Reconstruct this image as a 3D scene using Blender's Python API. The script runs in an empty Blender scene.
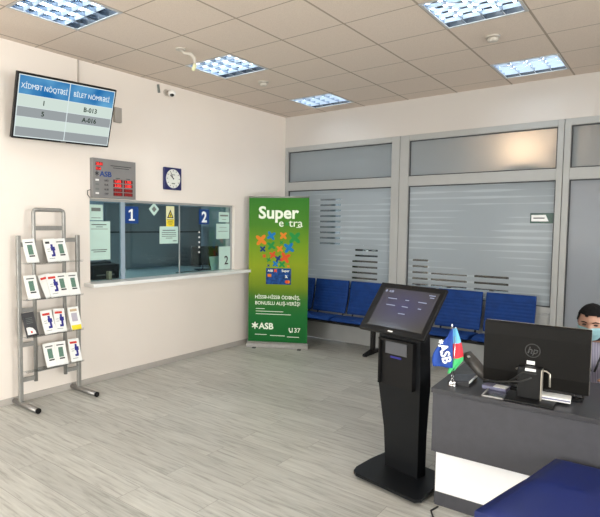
import bpy, bmesh, math, random
from mathutils import Vector, Matrix, noise
PI = math.pi
sc = bpy.context.scene
col = sc.collection

# ------------------------------------------------------------------ camera
cam = bpy.data.cameras.new('camera'); camo = bpy.data.objects.new('camera', cam); col.objects.link(camo)
CR = Vector((0.77791178, 0.62830485, 0.0092889)); CU = Vector((-0.04686203, 0.04326647, 0.99796391)); CF = Vector((-0.62662367, 0.77676317, -0.06310114))
m = Matrix((CR, CU, -CF)).transposed().to_4x4(); m.translation = Vector((4.63060252, -6.41978249, 1.62989843))
camo.matrix_world = m
cam.sensor_fit = 'HORIZONTAL'; cam.sensor_width = 36.0; cam.lens = 527.68 / 600 * 36.0
cam.shift_x = 44.5 / 600; cam.shift_y = 0.0
cam.clip_start = 0.02; cam.clip_end = 100
sc.camera = camo
# ------------------------------------------------------------------ world, daylight, exposure
H = 3.2146
SKY = 7.5          # strength of the daylight outside
TUBE = 20.0        # strength of the fluorescent tubes
EXPO = 1.0
world = bpy.data.worlds.new('world'); sc.world = world; world.use_nodes = True
wn = world.node_tree; wn.nodes.clear()
wo = wn.nodes.new('ShaderNodeOutputWorld'); wb = wn.nodes.new('ShaderNodeBackground')
wb.inputs[0].default_value = (1.0, 0.97, 0.93, 1); wb.inputs[1].default_value = SKY
wn.links.new(wb.outputs[0], wo.inputs[0])
def portal(name, loc, rot, sx, sy):
    l = bpy.data.lights.new(name, 'AREA'); l.shape = 'RECTANGLE'; l.size = sx; l.size_y = sy
    l.cycles.is_portal = True
    o = bpy.data.objects.new(name, l); col.objects.link(o); o.location = loc; o.rotation_euler = rot
ROOM_X, ROOM_Y = 8.0, -9.6
portal('daylight_portal', (2.2, ROOM_Y - 0.12, 1.55), (PI/2, 0, 0), 3.0, 2.1)      # looks along +y
portal('daylight_portal', (ROOM_X + 0.12, -4.35, 1.5), (PI/2, 0, PI/2), 2.5, 2.4)    # looks along -x
portal('daylight_portal', (ROOM_X + 0.12, -7.55, 1.5), (PI/2, 0, PI/2), 2.5, 2.4)
sc.view_settings.view_transform = 'Standard'; sc.view_settings.look = 'None'
sc.view_settings.gamma = 1.0; sc.view_settings.use_curve_mapping = False
sc.view_settings.exposure = EXPO

# ------------------------------------------------------------------ materials
MATS = {}
def nt(name):
    mt = bpy.data.materials.new(name); mt.use_nodes = True; MATS[name] = mt
    return mt, mt.node_tree, mt.node_tree.nodes['Principled BSDF']
def mat(name, c, rough=.5, metal=0., var=.04, scale=8., bump=0., bscale=60., coat=0., emis=None, es=0., spec=.5, sheen=0.):
    mt, t, p = nt(name)
    tc = t.nodes.new('ShaderNodeTexCoord'); n = t.nodes.new('ShaderNodeTexNoise'); n.inputs['Scale'].default_value = scale
    t.links.new(tc.outputs['Object'], n.inputs['Vector'])
    r = t.nodes.new('ShaderNodeValToRGB')
    r.color_ramp.elements[0].position = .3; r.color_ramp.elements[1].position = .7
    r.color_ramp.elements[0].color = (*[max(0, k*(1-var)) for k in c], 1)
    r.color_ramp.elements[1].color = (*[min(1, k*(1+var)) for k in c], 1)
    t.links.new(n.outputs['Fac'], r.inputs['Fac']); t.links.new(r.outputs['Color'], p.inputs['Base Color'])
    p.inputs['Roughness'].default_value = rough; p.inputs['Metallic'].default_value = metal
    p.inputs['Specular IOR Level'].default_value = spec
    if coat: p.inputs['Coat Weight'].default_value = coat; p.inputs['Coat Roughness'].default_value = .1
    if sheen: p.inputs['Sheen Weight'].default_value = sheen
    if emis: p.inputs['Emission Color'].default_value = (*emis, 1); p.inputs['Emission Strength'].default_value = es
    if bump:
        b = t.nodes.new('ShaderNodeBump'); b.inputs['Strength'].default_value = bump; b.inputs['Distance'].default_value = .01
        n2 = t.nodes.new('ShaderNodeTexNoise'); n2.inputs['Scale'].default_value = bscale; n2.inputs['Detail'].default_value = 4
        t.links.new(tc.outputs['Object'], n2.inputs['Vector']); t.links.new(n2.outputs['Fac'], b.inputs['Height'])
        t.links.new(b.outputs['Normal'], p.inputs['Normal'])
    return mt
wall_m = mat('wall_paint', (.79, .72, .66), .7, var=.015, scale=1.5, bump=.08, bscale=90)
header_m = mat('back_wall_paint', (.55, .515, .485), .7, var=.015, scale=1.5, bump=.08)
base_m = mat('baseboard_pvc', (.42, .39, .36), .45)
alu_m = mat('window_frame_paint', (.36, .365, .36), .4, var=.02)
gasket_m = mat('gasket_rubber', (.05, .055, .06), .6)
steel_m = mat('brushed_aluminium', (.33, .325, .31), .42, metal=.6, var=.06, scale=30)
chrome_m = mat('chrome', (.75, .75, .76), .15, metal=1.)
black_m = mat('black_plastic', (.007, .007, .0075), .42, spec=.22)
blackg_m = mat('black_powder_coat', (.006, .007, .0085), .40, var=.1, spec=.25)
dark_m = mat('dark_grey_plastic', (.035, .035, .038), .45, spec=.25)
grey_m = mat('mid_grey_plastic', (.16, .155, .15), .5)
white_m = mat('white_plastic', (.80, .79, .77), .45)
sill_m = mat('white_sill', (.80, .80, .79), .3, var=.01)
blue_m = mat('blue_upholstery', (.002, .032, .165), .62, var=.12, scale=14, bump=.15, bscale=220, spec=.25)
deepblue_m = mat('blue_leatherette', (.004, .013, .105), .40, var=.1, scale=5, bump=.06, bscale=150)
desk_m = mat('graphite_laminate', (.064, .064, .073), .45, var=.06, scale=20, spec=.2)
desktop_m = mat('dark_desk_top', (.038, .038, .044), .32, var=.06, scale=20, spec=.35)
deskw_m = mat('white_laminate', (.90, .90, .92), .3, var=.01)
paper_m = mat('paper', (.82, .82, .80), .7, var=.01)
gpaper_m = mat('taped_paper', (.50, .68, .62), .7, var=.02)
ink_m = mat('dark_ink', (.03, .03, .035), .7)
inkg_m = mat('grey_ink', (.16, .18, .17), .7)
signblue_m = mat('sign_blue', (.004, .045, .22), .4)
signwhite_m = mat('sign_white', (.85, .87, .88), .5)
yellow_m = mat('warning_yellow', (.85, .68, .03), .5)
pyellow_m = mat('pale_yellow', (.72, .72, .45), .5)
greenphone_m = mat('leaflet_green', (.11, .21, .16), .6, var=.25, scale=180)
navy_m = mat('leaflet_navy', (.02, .02, .22), .6)
red_m = mat('print_red', (.62, .04, .03), .6)
clockrim_m = mat('clock_navy', (.012, .015, .10), .35)
clockface_m = mat('clock_face', (.70, .71, .66), .5)
board_m = mat('rate_board_grey', (.23, .225, .225), .45, metal=.2)
ledred_m = mat('led_red', (.7, .02, .02), .5, emis=(1, .06, .05), es=.55)
leddark_m = mat('led_window', (.09, .004, .006), .3)
azblue_m = mat('flag_light_blue', (.16, .50, .80), .75); azred_m = mat('flag_red', (.70, .03, .05), .75); azgreen_m = mat('flag_green', (.06, .50, .16), .75)
flagblue_m = mat('flag_navy', (.010, .055, .30), .75)
slate_m = mat('slate_partition', (.19, .215, .245), .5, var=.05, scale=3)
boothwall_m = mat('booth_wall', (.30, .38, .46), .7)
office_m = mat('office_wall', (.42, .46, .50), .8)
skin_m = mat('skin', (.40, .22, .155), .5, var=.06, scale=20)
hair_m = mat('black_hair', (.005, .0045, .005), .7, var=.3, scale=120, bump=.6, bscale=160, spec=.15)
mask_m = mat('mask_blue', (.26, .45, .50), .8, var=.03)
trouser_m = mat('dark_trousers', (.03, .03, .04), .8)
card_m = mat('card_blue', (.006, .05, .20), .5, var=.6, scale=22, spec=.15)
lensm = mat('camera_lens', (.01, .01, .01), .1)
cable_m = mat('cable', (.015, .015, .015), .5)
purple_m = mat('paper_purple', (.17, .17, .27), .5)
silver_m = mat('silver_plastic', (.42, .39, .34), .3, metal=.6)
detector_m = mat('detector_white', (.50, .46, .41), .5)
toner_m = mat('carton_beige', (.55, .42, .28), .7)
lv_m = mat('louvre_aluminium', (.34, .40, .48), .5, var=.02)
refl_m = mat('reflector_slate', (.012, .017, .025), .5)
hole_m = mat('dark_slot', (.02, .02, .02), .7)

def shirt():
    mt, t, p = nt('striped_shirt')
    tc = t.nodes.new('ShaderNodeTexCoord'); w = t.nodes.new('ShaderNodeTexWave'); w.bands_direction = 'X'; w.inputs['Scale'].default_value = 22
    w.inputs['Distortion'].default_value = .6
    t.links.new(tc.outputs['Object'], w.inputs['Vector'])
    r = t.nodes.new('ShaderNodeValToRGB'); r.color_ramp.elements[0].color = (.36, .35, .50, 1); r.color_ramp.elements[1].color = (.60, .58, .70, 1)
    t.links.new(w.outputs['Fac'], r.inputs['Fac']); t.links.new(r.outputs['Color'], p.inputs['Base Color']); p.inputs['Roughness'].default_value = .85
    return mt
shirt_m = shirt()

def emit(name, c, s):
    mt = bpy.data.materials.new(name); mt.use_nodes = True; t = mt.node_tree; t.nodes.clear()
    o = t.nodes.new('ShaderNodeOutputMaterial'); e = t.nodes.new('ShaderNodeEmission')
    e.inputs[0].default_value = (*c, 1); e.inputs[1].default_value = s; t.links.new(e.outputs[0], o.inputs[0]); return mt
tube_m = emit('fluorescent_tube', (.80, .92, 1.0), TUBE)
warmlamp_m = emit('warm_globe', (1.0, .60, .34), 90.0)
scr_white = emit('screen_pale', (.62, .72, .66), .52)
scr_grey = emit('screen_grey', (.33, .36, .37), .50)
scr_text = emit('screen_dark_text', (.03, .05, .03), .5)
scr_htext = emit('screen_white_text', (.85, .92, .95), .5)
scr_line = emit('screen_line', (.75, .85, .85), .5)
kiosk_text = emit('kiosk_light_text', (.55, .6, .8), .32)

def math_node(t, op, a, b=None):
    n = t.nodes.new('ShaderNodeMath'); n.operation = op
    for i, v in enumerate((a, b)):
        if v is None: continue
        if isinstance(v, (int, float)): n.inputs[i].default_value = v
        else: t.links.new(v, n.inputs[i])
    return n.outputs[0]

def screen_header():
    mt = bpy.data.materials.new('screen_header_blue'); mt.use_nodes = True; t = mt.node_tree; t.nodes.clear()
    o = t.nodes.new('ShaderNodeOutputMaterial'); e = t.nodes.new('ShaderNodeEmission'); tc = t.nodes.new('ShaderNodeTexCoord')
    n = t.nodes.new('ShaderNodeTexNoise'); n.inputs['Scale'].default_value = 5; n.inputs['Detail'].default_value = 1
    r = t.nodes.new('ShaderNodeValToRGB'); r.color_ramp.elements[0].position = .35; r.color_ramp.elements[1].position = .7
    r.color_ramp.elements[0].color = (.02, .16, .42, 1); r.color_ramp.elements[1].color = (.14, .40, .66, 1)
    t.links.new(tc.outputs['Object'], n.inputs['Vector']); t.links.new(n.outputs['Fac'], r.inputs['Fac']); t.links.new(r.outputs['Color'], e.inputs[0])
    e.inputs[1].default_value = .50; t.links.new(e.outputs[0], o.inputs[0]); return mt
scr_header = screen_header()

def kiosk_screen():      # dark interface with a soft violet glow in the middle of the page
    mt, t, p = nt('kiosk_page')
    tc = t.nodes.new('ShaderNodeTexCoord'); mp = t.nodes.new('ShaderNodeMapping'); g = t.nodes.new('ShaderNodeTexGradient'); g.gradient_type = 'SPHERICAL'
    mp.inputs['Location'].default_value = (0, 0, -.10); mp.inputs['Scale'].default_value = (3.2, 3.2, 5.0)
    t.links.new(tc.outputs['Object'], mp.inputs['Vector']); t.links.new(mp.outputs[0], g.inputs[0])
    r = t.nodes.new('ShaderNodeValToRGB'); r.color_ramp.elements[0].color = (.026, .024, .021, 1); r.color_ramp.elements[1].color = (.026, .026, .075, 1)
    t.links.new(g.outputs['Fac'], r.inputs['Fac']); t.links.new(r.outputs['Color'], p.inputs['Emission Color']); p.inputs['Emission Strength'].default_value = .8
    p.inputs['Base Color'].default_value = (.02, .02, .02, 1); p.inputs['Roughness'].default_value = .14
    return mt
kscr_m = kiosk_screen()

def floor_mat():
    mt, t, p = nt('laminate_planks'); L = t.links.new
    tc = t.nodes.new('ShaderNodeTexCoord')
    br = t.nodes.new('ShaderNodeTexBrick'); br.offset = .37; br.offset_frequency = 2
    br.inputs['Color1'].default_value = (0, 0, 0, 1); br.inputs['Color2'].default_value = (1, 1, 1, 1); br.inputs['Mortar'].default_value = (0, 0, 0, 1)
    br.inputs['Scale'].default_value = 1; br.inputs['Mortar Size'].default_value = .0018; br.inputs['Mortar Smooth'].default_value = .3
    br.inputs['Brick Width'].default_value = 1.28; br.inputs['Row Height'].default_value = .19
    L(tc.outputs['Object'], br.inputs['Vector'])
    # per plank shift of the grain
    sx = t.nodes.new('ShaderNodeSeparateColor'); L(br.outputs['Color'], sx.inputs[0])
    mp = t.nodes.new('ShaderNodeMapping'); mp.inputs['Scale'].default_value = (1.6, 20, 1)
    va = t.nodes.new('ShaderNodeVectorMath'); va.operation = 'SCALE'; va.inputs[0].default_value = (13.1, 7.7, 3.3); L(sx.outputs[0], va.inputs['Scale'])
    vb = t.nodes.new('ShaderNodeVectorMath'); vb.operation = 'ADD'; L(tc.outputs['Object'], vb.inputs[0]); L(va.outputs[0], vb.inputs[1])
    L(vb.outputs[0], mp.inputs['Vector'])
    n1 = t.nodes.new('ShaderNodeTexNoise'); n1.inputs['Scale'].default_value = 2.0; n1.inputs['Detail'].default_value = 8; n1.inputs['Roughness'].default_value = .62; n1.inputs['Distortion'].default_value = .4
    L(mp.outputs[0], n1.inputs['Vector'])
    r = t.nodes.new('ShaderNodeValToRGB'); e = r.color_ramp.elements
    e[0].position = .30; e[0].color = (.31, .30, .27, 1); e[1].position = .70; e[1].color = (.58, .575, .53, 1)
    x = r.color_ramp.elements.new(.47); x.color = (.475, .468, .43, 1)
    L(n1.outputs['Fac'], r.inputs['Fac'])
    mx = t.nodes.new('ShaderNodeMix'); mx.data_type = 'RGBA'; mx.blend_type = 'MULTIPLY'; mx.inputs['Factor'].default_value = 1
    tone = t.nodes.new('ShaderNodeMapRange'); tone.inputs['To Min'].default_value = .88; tone.inputs['To Max'].default_value = 1.04; L(sx.outputs[0], tone.inputs['Value'])
    L(r.outputs['Color'], mx.inputs['A']); L(tone.outputs[0], mx.inputs['B'])
    m2 = t.nodes.new('ShaderNodeMix'); m2.data_type = 'RGBA'; m2.inputs['B'].default_value = (.28, .265, .24, 1)
    L(mx.outputs['Result'], m2.inputs['A']); L(br.outputs['Fac'], m2.inputs['Factor'])
    L(m2.outputs['Result'], p.inputs['Base Color'])
    p.inputs['Roughness'].default_value = .42
    b = t.nodes.new('ShaderNodeBump'); b.inputs['Strength'].default_value = .12; b.inputs['Distance'].default_value = .004
    L(n1.outputs['Fac'], b.inputs['Height']); L(b.outputs['Normal'], p.inputs['Normal'])
    return mt
floor_m = floor_mat()

GX, GY = 0.087, -3.886       # origin of the 0.6 m ceiling grid
def ceiling_mat():
    mt, t, p = nt('mineral_tiles'); L = t.links.new
    tc = t.nodes.new('ShaderNodeTexCoord'); s = t.nodes.new('ShaderNodeSeparateXYZ'); L(tc.outputs['Object'], s.inputs[0])
    def edge(o, off, w):
        f = math_node(t, 'DIVIDE', math_node(t, 'SUBTRACT', o, off), .6)
        f = math_node(t, 'FRACT', math_node(t, 'ADD', f, 50.5))
        return math_node(t, 'LESS_THAN', math_node(t, 'ABSOLUTE', math_node(t, 'SUBTRACT', f, .5)), w)
    e = math_node(t, 'MAXIMUM', edge(s.outputs[0], GX, .015), edge(s.outputs[1], GY, .010))
    n = t.nodes.new('ShaderNodeTexNoise'); n.inputs['Scale'].default_value = 120; n.inputs['Detail'].default_value = 3; L(tc.outputs['Object'], n.inputs['Vector'])
    r = t.nodes.new('ShaderNodeValToRGB'); r.color_ramp.elements[0].position = .35; r.color_ramp.elements[1].position = .6
    r.color_ramp.elements[0].color = (.62, .525, .45, 1); r.color_ramp.elements[1].color = (.68, .58, .50, 1); L(n.outputs['Fac'], r.inputs['Fac'])
    mx = t.nodes.new('ShaderNodeMix'); mx.data_type = 'RGBA'; mx.inputs['B'].default_value = (.34, .28, .225, 1)
    L(e, mx.inputs['Factor']); L(r.outputs['Color'], mx.inputs['A']); L(mx.outputs['Result'], p.inputs['Base Color'])
    p.inputs['Roughness'].default_value = .85
    b = t.nodes.new('ShaderNodeBump'); b.inputs['Strength'].default_value = .3; b.inputs['Distance'].default_value = .003; L(n.outputs['Fac'], b.inputs['Height']); L(b.outputs['Normal'], p.inputs['Normal'])
    return mt
ceil_m = ceiling_mat()

def frost(name, z0=None, zones=(), k0=(.37, .40, .42, 1), k1=(.43, .47, .49, 1)):
    """matt film on glass; inside the zones (x0,x1,z0,z1) thin clear slits repeat every 77 mm"""
    mt = bpy.data.materials.new(name); mt.use_nodes = True; t = mt.node_tree; t.nodes.clear(); L = t.links.new
    o = t.nodes.new('ShaderNodeOutputMaterial')
    d = t.nodes.new('ShaderNodeBsdfDiffuse'); tr = t.nodes.new('ShaderNodeBsdfTranslucent'); g = t.nodes.new('ShaderNodeBsdfGlossy')
    tc = t.nodes.new('ShaderNodeTexCoord'); n = t.nodes.new('ShaderNodeTexNoise'); n.inputs['Scale'].default_value = 2.2; L(tc.outputs['Object'], n.inputs['Vector'])
    r = t.nodes.new('ShaderNodeValToRGB'); r.color_ramp.elements[0].color = k0; r.color_ramp.elements[1].color = k1; L(n.outputs['Fac'], r.inputs['Fac'])
    L(r.outputs['Color'], d.inputs['Color']); tr.inputs['Color'].default_value = (.62, .66, .68, 1)
    g.inputs['Roughness'].default_value = .22
    m1 = t.nodes.new('ShaderNodeMixShader'); m1.inputs[0].default_value = .5; L(d.outputs[0], m1.inputs[1]); L(tr.outputs[0], m1.inputs[2])
    m2 = t.nodes.new('ShaderNodeMixShader'); m2.inputs[0].default_value = .012; L(m1.outputs[0], m2.inputs[1]); L(g.outputs[0], m2.inputs[2])
    out = m2.outputs[0]
    if z0 is not None:
        s = t.nodes.new('ShaderNodeSeparateXYZ'); L(tc.outputs['Object'], s.inputs[0])
        f = math_node(t, 'FRACT', math_node(t, 'ADD', math_node(t, 'DIVIDE', math_node(t, 'SUBTRACT', s.outputs[2], z0), .077), 50.5))
        dist = math_node(t, 'ABSOLUTE', math_node(t, 'SUBTRACT', f, .5))
        wdt = None
        for (x0, x1, a, b) in zones:
            inx = math_node(t, 'MULTIPLY', math_node(t, 'GREATER_THAN', s.outputs[0], x0), math_node(t, 'LESS_THAN', s.outputs[0], x1))
            inz = math_node(t, 'MULTIPLY', math_node(t, 'GREATER_THAN', s.outputs[2], a), math_node(t, 'LESS_THAN', s.outputs[2], b))
            q = math_node(t, 'MULTIPLY', math_node(t, 'MULTIPLY', inx, inz), .17)
            wdt = q if wdt is None else math_node(t, 'MAXIMUM', wdt, q)
        slit = math_node(t, 'LESS_THAN', dist, wdt)
        # between the slits the film carries faint paler bands of uneven length
        mp = t.nodes.new('ShaderNodeMapping'); mp.inputs['Scale'].default_value = (1.3, 1, 3.6); L(tc.outputs['Object'], mp.inputs['Vector'])
        n2 = t.nodes.new('ShaderNodeTexNoise'); n2.inputs['Scale'].default_value = 1.0; n2.inputs['Detail'].default_value = 1; L(mp.outputs[0], n2.inputs['Vector'])
        mr = t.nodes.new('ShaderNodeMapRange'); mr.inputs['From Min'].default_value = .40; mr.inputs['From Max'].default_value = .62; mr.inputs['To Min'].default_value = 0; mr.inputs['To Max'].default_value = .2
        L(n2.outputs['Fac'], mr.inputs['Value'])
        pale = math_node(t, 'LESS_THAN', dist, mr.outputs[0])
        mc = t.nodes.new('ShaderNodeMix'); mc.data_type = 'RGBA'; mc.inputs['B'].default_value = (.64, .68, .70, 1)
        L(math_node(t, 'MULTIPLY', pale, .8), mc.inputs['Factor']); L(r.outputs['Color'], mc.inputs['A']); L(mc.outputs['Result'], d.inputs['Color'])
        tp = t.nodes.new('ShaderNodeBsdfTransparent'); tp.inputs['Color'].default_value = (.86, .9, .9, 1)
        g2 = t.nodes.new('ShaderNodeBsdfGlossy'); g2.inputs['Roughness'].default_value = .02
        m3 = t.nodes.new('ShaderNodeMixShader'); m3.inputs[0].default_value = .07; L(tp.outputs[0], m3.inputs[1]); L(g2.outputs[0], m3.inputs[2])
        m4 = t.nodes.new('ShaderNodeMixShader'); L(slit, m4.inputs[0]); L(m2.outputs[0], m4.inputs[1]); L(m3.outputs[0], m4.inputs[2])
        out = m4.outputs[0]
    L(out, o.inputs[0]); return mt
frost_plain = frost('matt_film', k0=(.26, .275, .275, 1), k1=(.33, .345, .345, 1))
frost_door = frost('door_film', k0=(.36, .37, .40, 1), k1=(.38, .39, .42, 1))
frost_a = frost('striped_film', 1.998, [(.59, .93, 1.36, 2.02), (1.16, 1.50, .78, 1.37), (1.12, 1.2, .78, 1.16), (.05, .36, .78, 1.0)])
frost_b = frost('striped_film', 1.207, [(1.98, 2.19, .80, 1.25), (2.22, 2.66, .80, 1.06), (2.74, 3.12, .80, 1.08)])
def clearglass(name, c, gl=.06):
    mt = bpy.data.materials.new(name); mt.use_nodes = True; t = mt.node_tree; t.nodes.clear(); L = t.links.new
    o = t.nodes.new('ShaderNodeOutputMaterial'); tp = t.nodes.new('ShaderNodeBsdfTransparent'); g = t.nodes.new('ShaderNodeBsdfGlossy'); g.inputs['Roughness'].default_value = .02
    lw = t.nodes.new('ShaderNodeLayerWeight'); lw.inputs[0].default_value = .25
    tp.inputs[0].default_value = (*c, 1); m3 = t.nodes.new('ShaderNodeMixShader')
    L(math_node(t, 'ADD', math_node(t, 'MULTIPLY', lw.outputs['Fresnel'], .6), gl * .3), m3.inputs[0]); L(tp.outputs[0], m3.inputs[1]); L(g.outputs[0], m3.inputs[2]); L(m3.outputs[0], o.inputs[0]); return mt
teal_glass = clearglass('tinted_glass', (.80, .90, .90)); win_glass = clearglass('clear_glass', (.95, .97, .97), .03)

def banner_mat():
    mt, t, p = nt('banner_print'); L = t.links.new
    tc = t.nodes.new('ShaderNodeTexCoord'); s = t.nodes.new('ShaderNodeSeparateXYZ'); L(tc.outputs['Object'], s.inputs[0])
    mr = t.nodes.new('ShaderNodeMapRange'); mr.inputs['From Min'].default_value = 0; mr.inputs['From Max'].default_value = 2.0; L(s.outputs[2], mr.inputs['Value'])
    n = t.nodes.new('ShaderNodeTexNoise'); n.inputs['Scale'].default_value = 3; L(tc.outputs['Object'], n.inputs['Vector'])
    v = math_node(t, 'ADD', mr.outputs[0], math_node(t, 'MULTIPLY', math_node(t, 'SUBTRACT', n.outputs['Fac'], .5), .06))
    r = t.nodes.new('ShaderNodeValToRGB'); cr = r.color_ramp
    pts = [(0, (.008, .12, .025)), (.22, (.012, .14, .03)), (.32, (.035, .155, .025)), (.385, (.11, .20, .012)), (.42, (.16, .24, .012)), (.55, (.23, .31, .012)), (.68, (.15, .28, .012)), (.82, (.06, .20, .018)), (1, (.03, .165, .02))]
    cr.elements[0].position = pts[0][0]; cr.elements[0].color = (*pts[0][1], 1); cr.elements[1].position = 1; cr.elements[1].color = (*pts[-1][1], 1)
    for q, c in pts[1:-1]: e = cr.elements.new(q); e.color = (*c, 1)
    L(v, r.inputs['Fac']); L(r.outputs['Color'], p.inputs['Base Color']); p.inputs['Roughness'].default_value = .5; p.inputs['Specular IOR Level'].default_value = .12
    return mt
banner_m = banner_mat()
bprint = {k: mat('banner_' + k, c, .5, spec=.1) for k, c in dict(white=(.80, .86, .74), red=(.60, .08, .02), orange=(.66, .20, .02), green=(.02, .24, .05), blue=(.01, .16, .42), navy=(.01, .04, .16)).items()}

# ------------------------------------------------------------------ mesh helpers
def rotz(a): return Matrix.Rotation(a, 4, 'Z')
class MB:
    def __init__(s): s.bm = bmesh.new(); s.mi = 0
    def _tag(s, faces):
        for f in faces: f.material_index = s.mi
    def box(s, c, d, rot=None, bev=0., seg=2):
        b = bmesh.new(); bmesh.ops.create_cube(b, size=1)
        for v in b.verts: v.co = Vector((v.co.x*d[0], v.co.y*d[1], v.co.z*d[2]))
        if bev: bmesh.ops.bevel(b, geom=list(b.edges), offset=min(bev, min(d)*.49), segments=seg, affect='EDGES', profile=.5)
        M = Matrix.Translation(Vector(c)) @ (rot.to_4x4() if rot else Matrix.Identity(4))
        return s._merge(b, M)
    def _merge(s, b, M):
        mp = {}
        for v in b.verts: mp[v] = s.bm.verts.new(M @ v.co)
        for f in b.faces:
            try: nf = s.bm.faces.new([mp[v] for v in f.verts]); nf.material_index = s.mi; nf.smooth = f.smooth
            except ValueError: pass
        b.free(); return s
    def tube(s, pts, r, n=12, close=True):
        pts = [Vector(p) for p in pts]; rr = r if isinstance(r, (list, tuple)) else [r]*len(pts); rings = []
        prev = None
        for i, p in enumerate(pts):
            d = (pts[min(i+1, len(pts)-1)] - pts[max(i-1, 0)]).normalized()
            if prev is None:
                a = Vector((0, 0, 1)) if abs(d.z) < .9 else Vector((1, 0, 0)); x = d.cross(a).normalized()
            else: x = (prev - d*prev.dot(d)).normalized()
            prev = x; y = d.cross(x)
            rings.append([s.bm.verts.new(p + (x*math.cos(2*PI*k/n) + y*math.sin(2*PI*k/n))*rr[i]) for k in range(n)])
        for a, b in zip(rings, rings[1:]):
            for k in range(n):
                f = s.bm.faces.new((a[k], a[(k+1) % n], b[(k+1) % n], b[k])); f.smooth = True; f.material_index = s.mi
        if close:
            for q in (rings[0][::-1], rings[-1]): f = s.bm.faces.new(q); f.material_index = s.mi
        return s
    def prism(s, poly, fn, a, b):
        """poly: 2D points; fn(u,v,w)->3D; extruded from w=a to w=b"""
        A = [s.bm.verts.new(fn(u, v, a)) for u, v in poly]; B = [s.bm.verts.new(fn(u, v, b)) for u, v in poly]; n = len(poly); fs = []
        fs.append(s.bm.faces.new(A[::-1])); fs.append(s.bm.faces.new(B))
        for k in range(n): fs.append(s.bm.faces.new((A[k], A[(k+1) % n], B[(k+1) % n], B[k])))
        s._tag(fs); return s
    def quad(s, *p):
        f = s.bm.faces.new([s.bm.verts.new(Vector(q)) for q in p]); f.material_index = s.mi; return s
    def sphere(s, c, r, seg=16, rot=None):
        b = bmesh.new(); bmesh.ops.create_uvsphere(b, u_segments=seg, v_segments=max(6, seg//2), radius=1)
        rr = r if isinstance(r, (tuple, list)) else (r, r, r)
        for f in b.faces: f.smooth = True
        return s._merge(b, Matrix.Translation(Vector(c)) @ (rot.to_4x4() if rot else Matrix.Identity(4)) @ Matrix.Diagonal((*rr, 1)))
    def mesh(s, name, mats):
        bmesh.ops.recalc_face_normals(s.bm, faces=list(s.bm.faces))
        me = bpy.data.meshes.new(name); s.bm.to_mesh(me); s.bm.free()
        for m_ in (mats if isinstance(mats, (list, tuple)) else [mats]): me.materials.append(m_)
        return me
    def build(s, name, mats, parent=None, loc=None, rot=None):
        o = bpy.data.objects.new(name, s.mesh(name, mats)); col.objects.link(o)
        if parent: o.parent = parent
        if loc: o.location = loc
        if rot: o.rotation_euler = rot
        return o
XZ = lambda y0: (lambda u, v, w: Vector((u, w, v)))
def fxz(u, v, w): return Vector((u, w, v))      # outline in x-z, depth along y
def fxy(u, v, w): return Vector((u, v, w))      # outline in x-y, extruded in z
def fyz(u, v, w): return Vector((w, u, v))      # outline in y-z, extruded in x
def thing(name, label, cat, loc=(0, 0, 0), rot=(0, 0, 0), group=None):
    o = bpy.data.objects.new(name, None); col.objects.link(o); o.location = loc; o.rotation_euler = rot; o.empty_display_size = .1
    o['label'] = label; o['category'] = cat
    if group: o['group'] = group
    return o
def tag(o, label, cat, group=None):
    o['label'] = label; o['category'] = cat
    if group: o['group'] = group
    return o
def struct(o): o['kind'] = 'structure'; return o
def copy_tree(o, parent=None):
    c = o.copy(); col.objects.link(c)
    if parent: c.parent = parent
    for ch in [q for q in bpy.data.objects if q.parent == o]: copy_tree(ch, c)
    return c
def raw_text(s, size, depth, bold, shear=0.):
    cu = bpy.data.curves.new('t', 'FONT'); cu.body = s; cu.size = size; cu.extrude = depth/2; cu.offset = bold*size; cu.shear = shear
    cu.resolution_u = 3
    ob = bpy.data.objects.new('t', cu); col.objects.link(ob)
    me = bpy.data.meshes.new_from_object(ob.evaluated_get(bpy.context.evaluated_depsgraph_get()))
    bpy.data.objects.remove(ob); bpy.data.curves.remove(cu); return me
def text(s, size, depth=.001, bold=0., align='CENTER', sx=1., shear=0., fit=None):
    """flat lettering in the x-z plane facing -y, centred on its own middle; the capital schwa is a turned e"""
    bm = bmesh.new(); x = 0.; gap = size*.07
    runs = []
    for ch in s:
        if ch == 'Ə' or not runs or runs[-1] == 'Ə': runs.append(ch)
        else: runs[-1] += ch
    for rn in runs:
        if rn == 'Ə':
            me = raw_text('e', size, depth, bold, shear); xs_ = [v.co.x for v in me.vertices]; ys_ = [v.co.y for v in me.vertices]
            cx_, cy_ = (min(xs_)+max(xs_))/2, (min(ys_)+max(ys_))/2; k = size*.72/(max(ys_)-min(ys_))
            me.transform(Matrix.Translation((0, size*.35, 0)) @ Matrix.Diagonal((k*.88, k, 1, 1)) @ Matrix.Rotation(PI, 4, 'Z') @ Matrix.Translation((-cx_, -cy_, 0)))
        else: me = raw_text(rn, size, depth, bold, shear)
        if len(me.vertices):
            xs_ = [v.co.x for v in me.vertices]; lo, hi = min(xs_), max(xs_)
            lead = size*.3 if rn[0] == ' ' else 0
            me.transform(Matrix.Translation((x-lo+lead, 0, 0))); x += hi-lo+gap+lead+(size*.3 if rn[-1] == ' ' else 0)
            bm.from_mesh(me)
        bpy.data.meshes.remove(me)
    me = bpy.data.meshes.new('t'); bm.to_mesh(me); bm.free()
    w = x-gap
    if fit: sx = fit/w
    me.transform(Matrix.Rotation(PI/2, 4, 'X') @ Matrix.Diagonal((sx, 1, 1, 1)) @ Matrix.Translation((-w/2 if align == 'CENTER' else 0, -size*.35, 0)))
    return me
def put_text(s, size, loc, m_, parent, name='lettering', bold=.012, align='CENTER', sx=1., depth=.0016, rot=None, shear=0., fit=None):
    me = text(s, size, depth, bold, align, sx, shear, fit); me.materials.clear(); me.materials.append(m_)
    o = bpy.data.objects.new(name, me); col.objects.link(o); o.parent = parent; o.location = loc
    if rot: o.rotation_euler = rot
    return o

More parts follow.
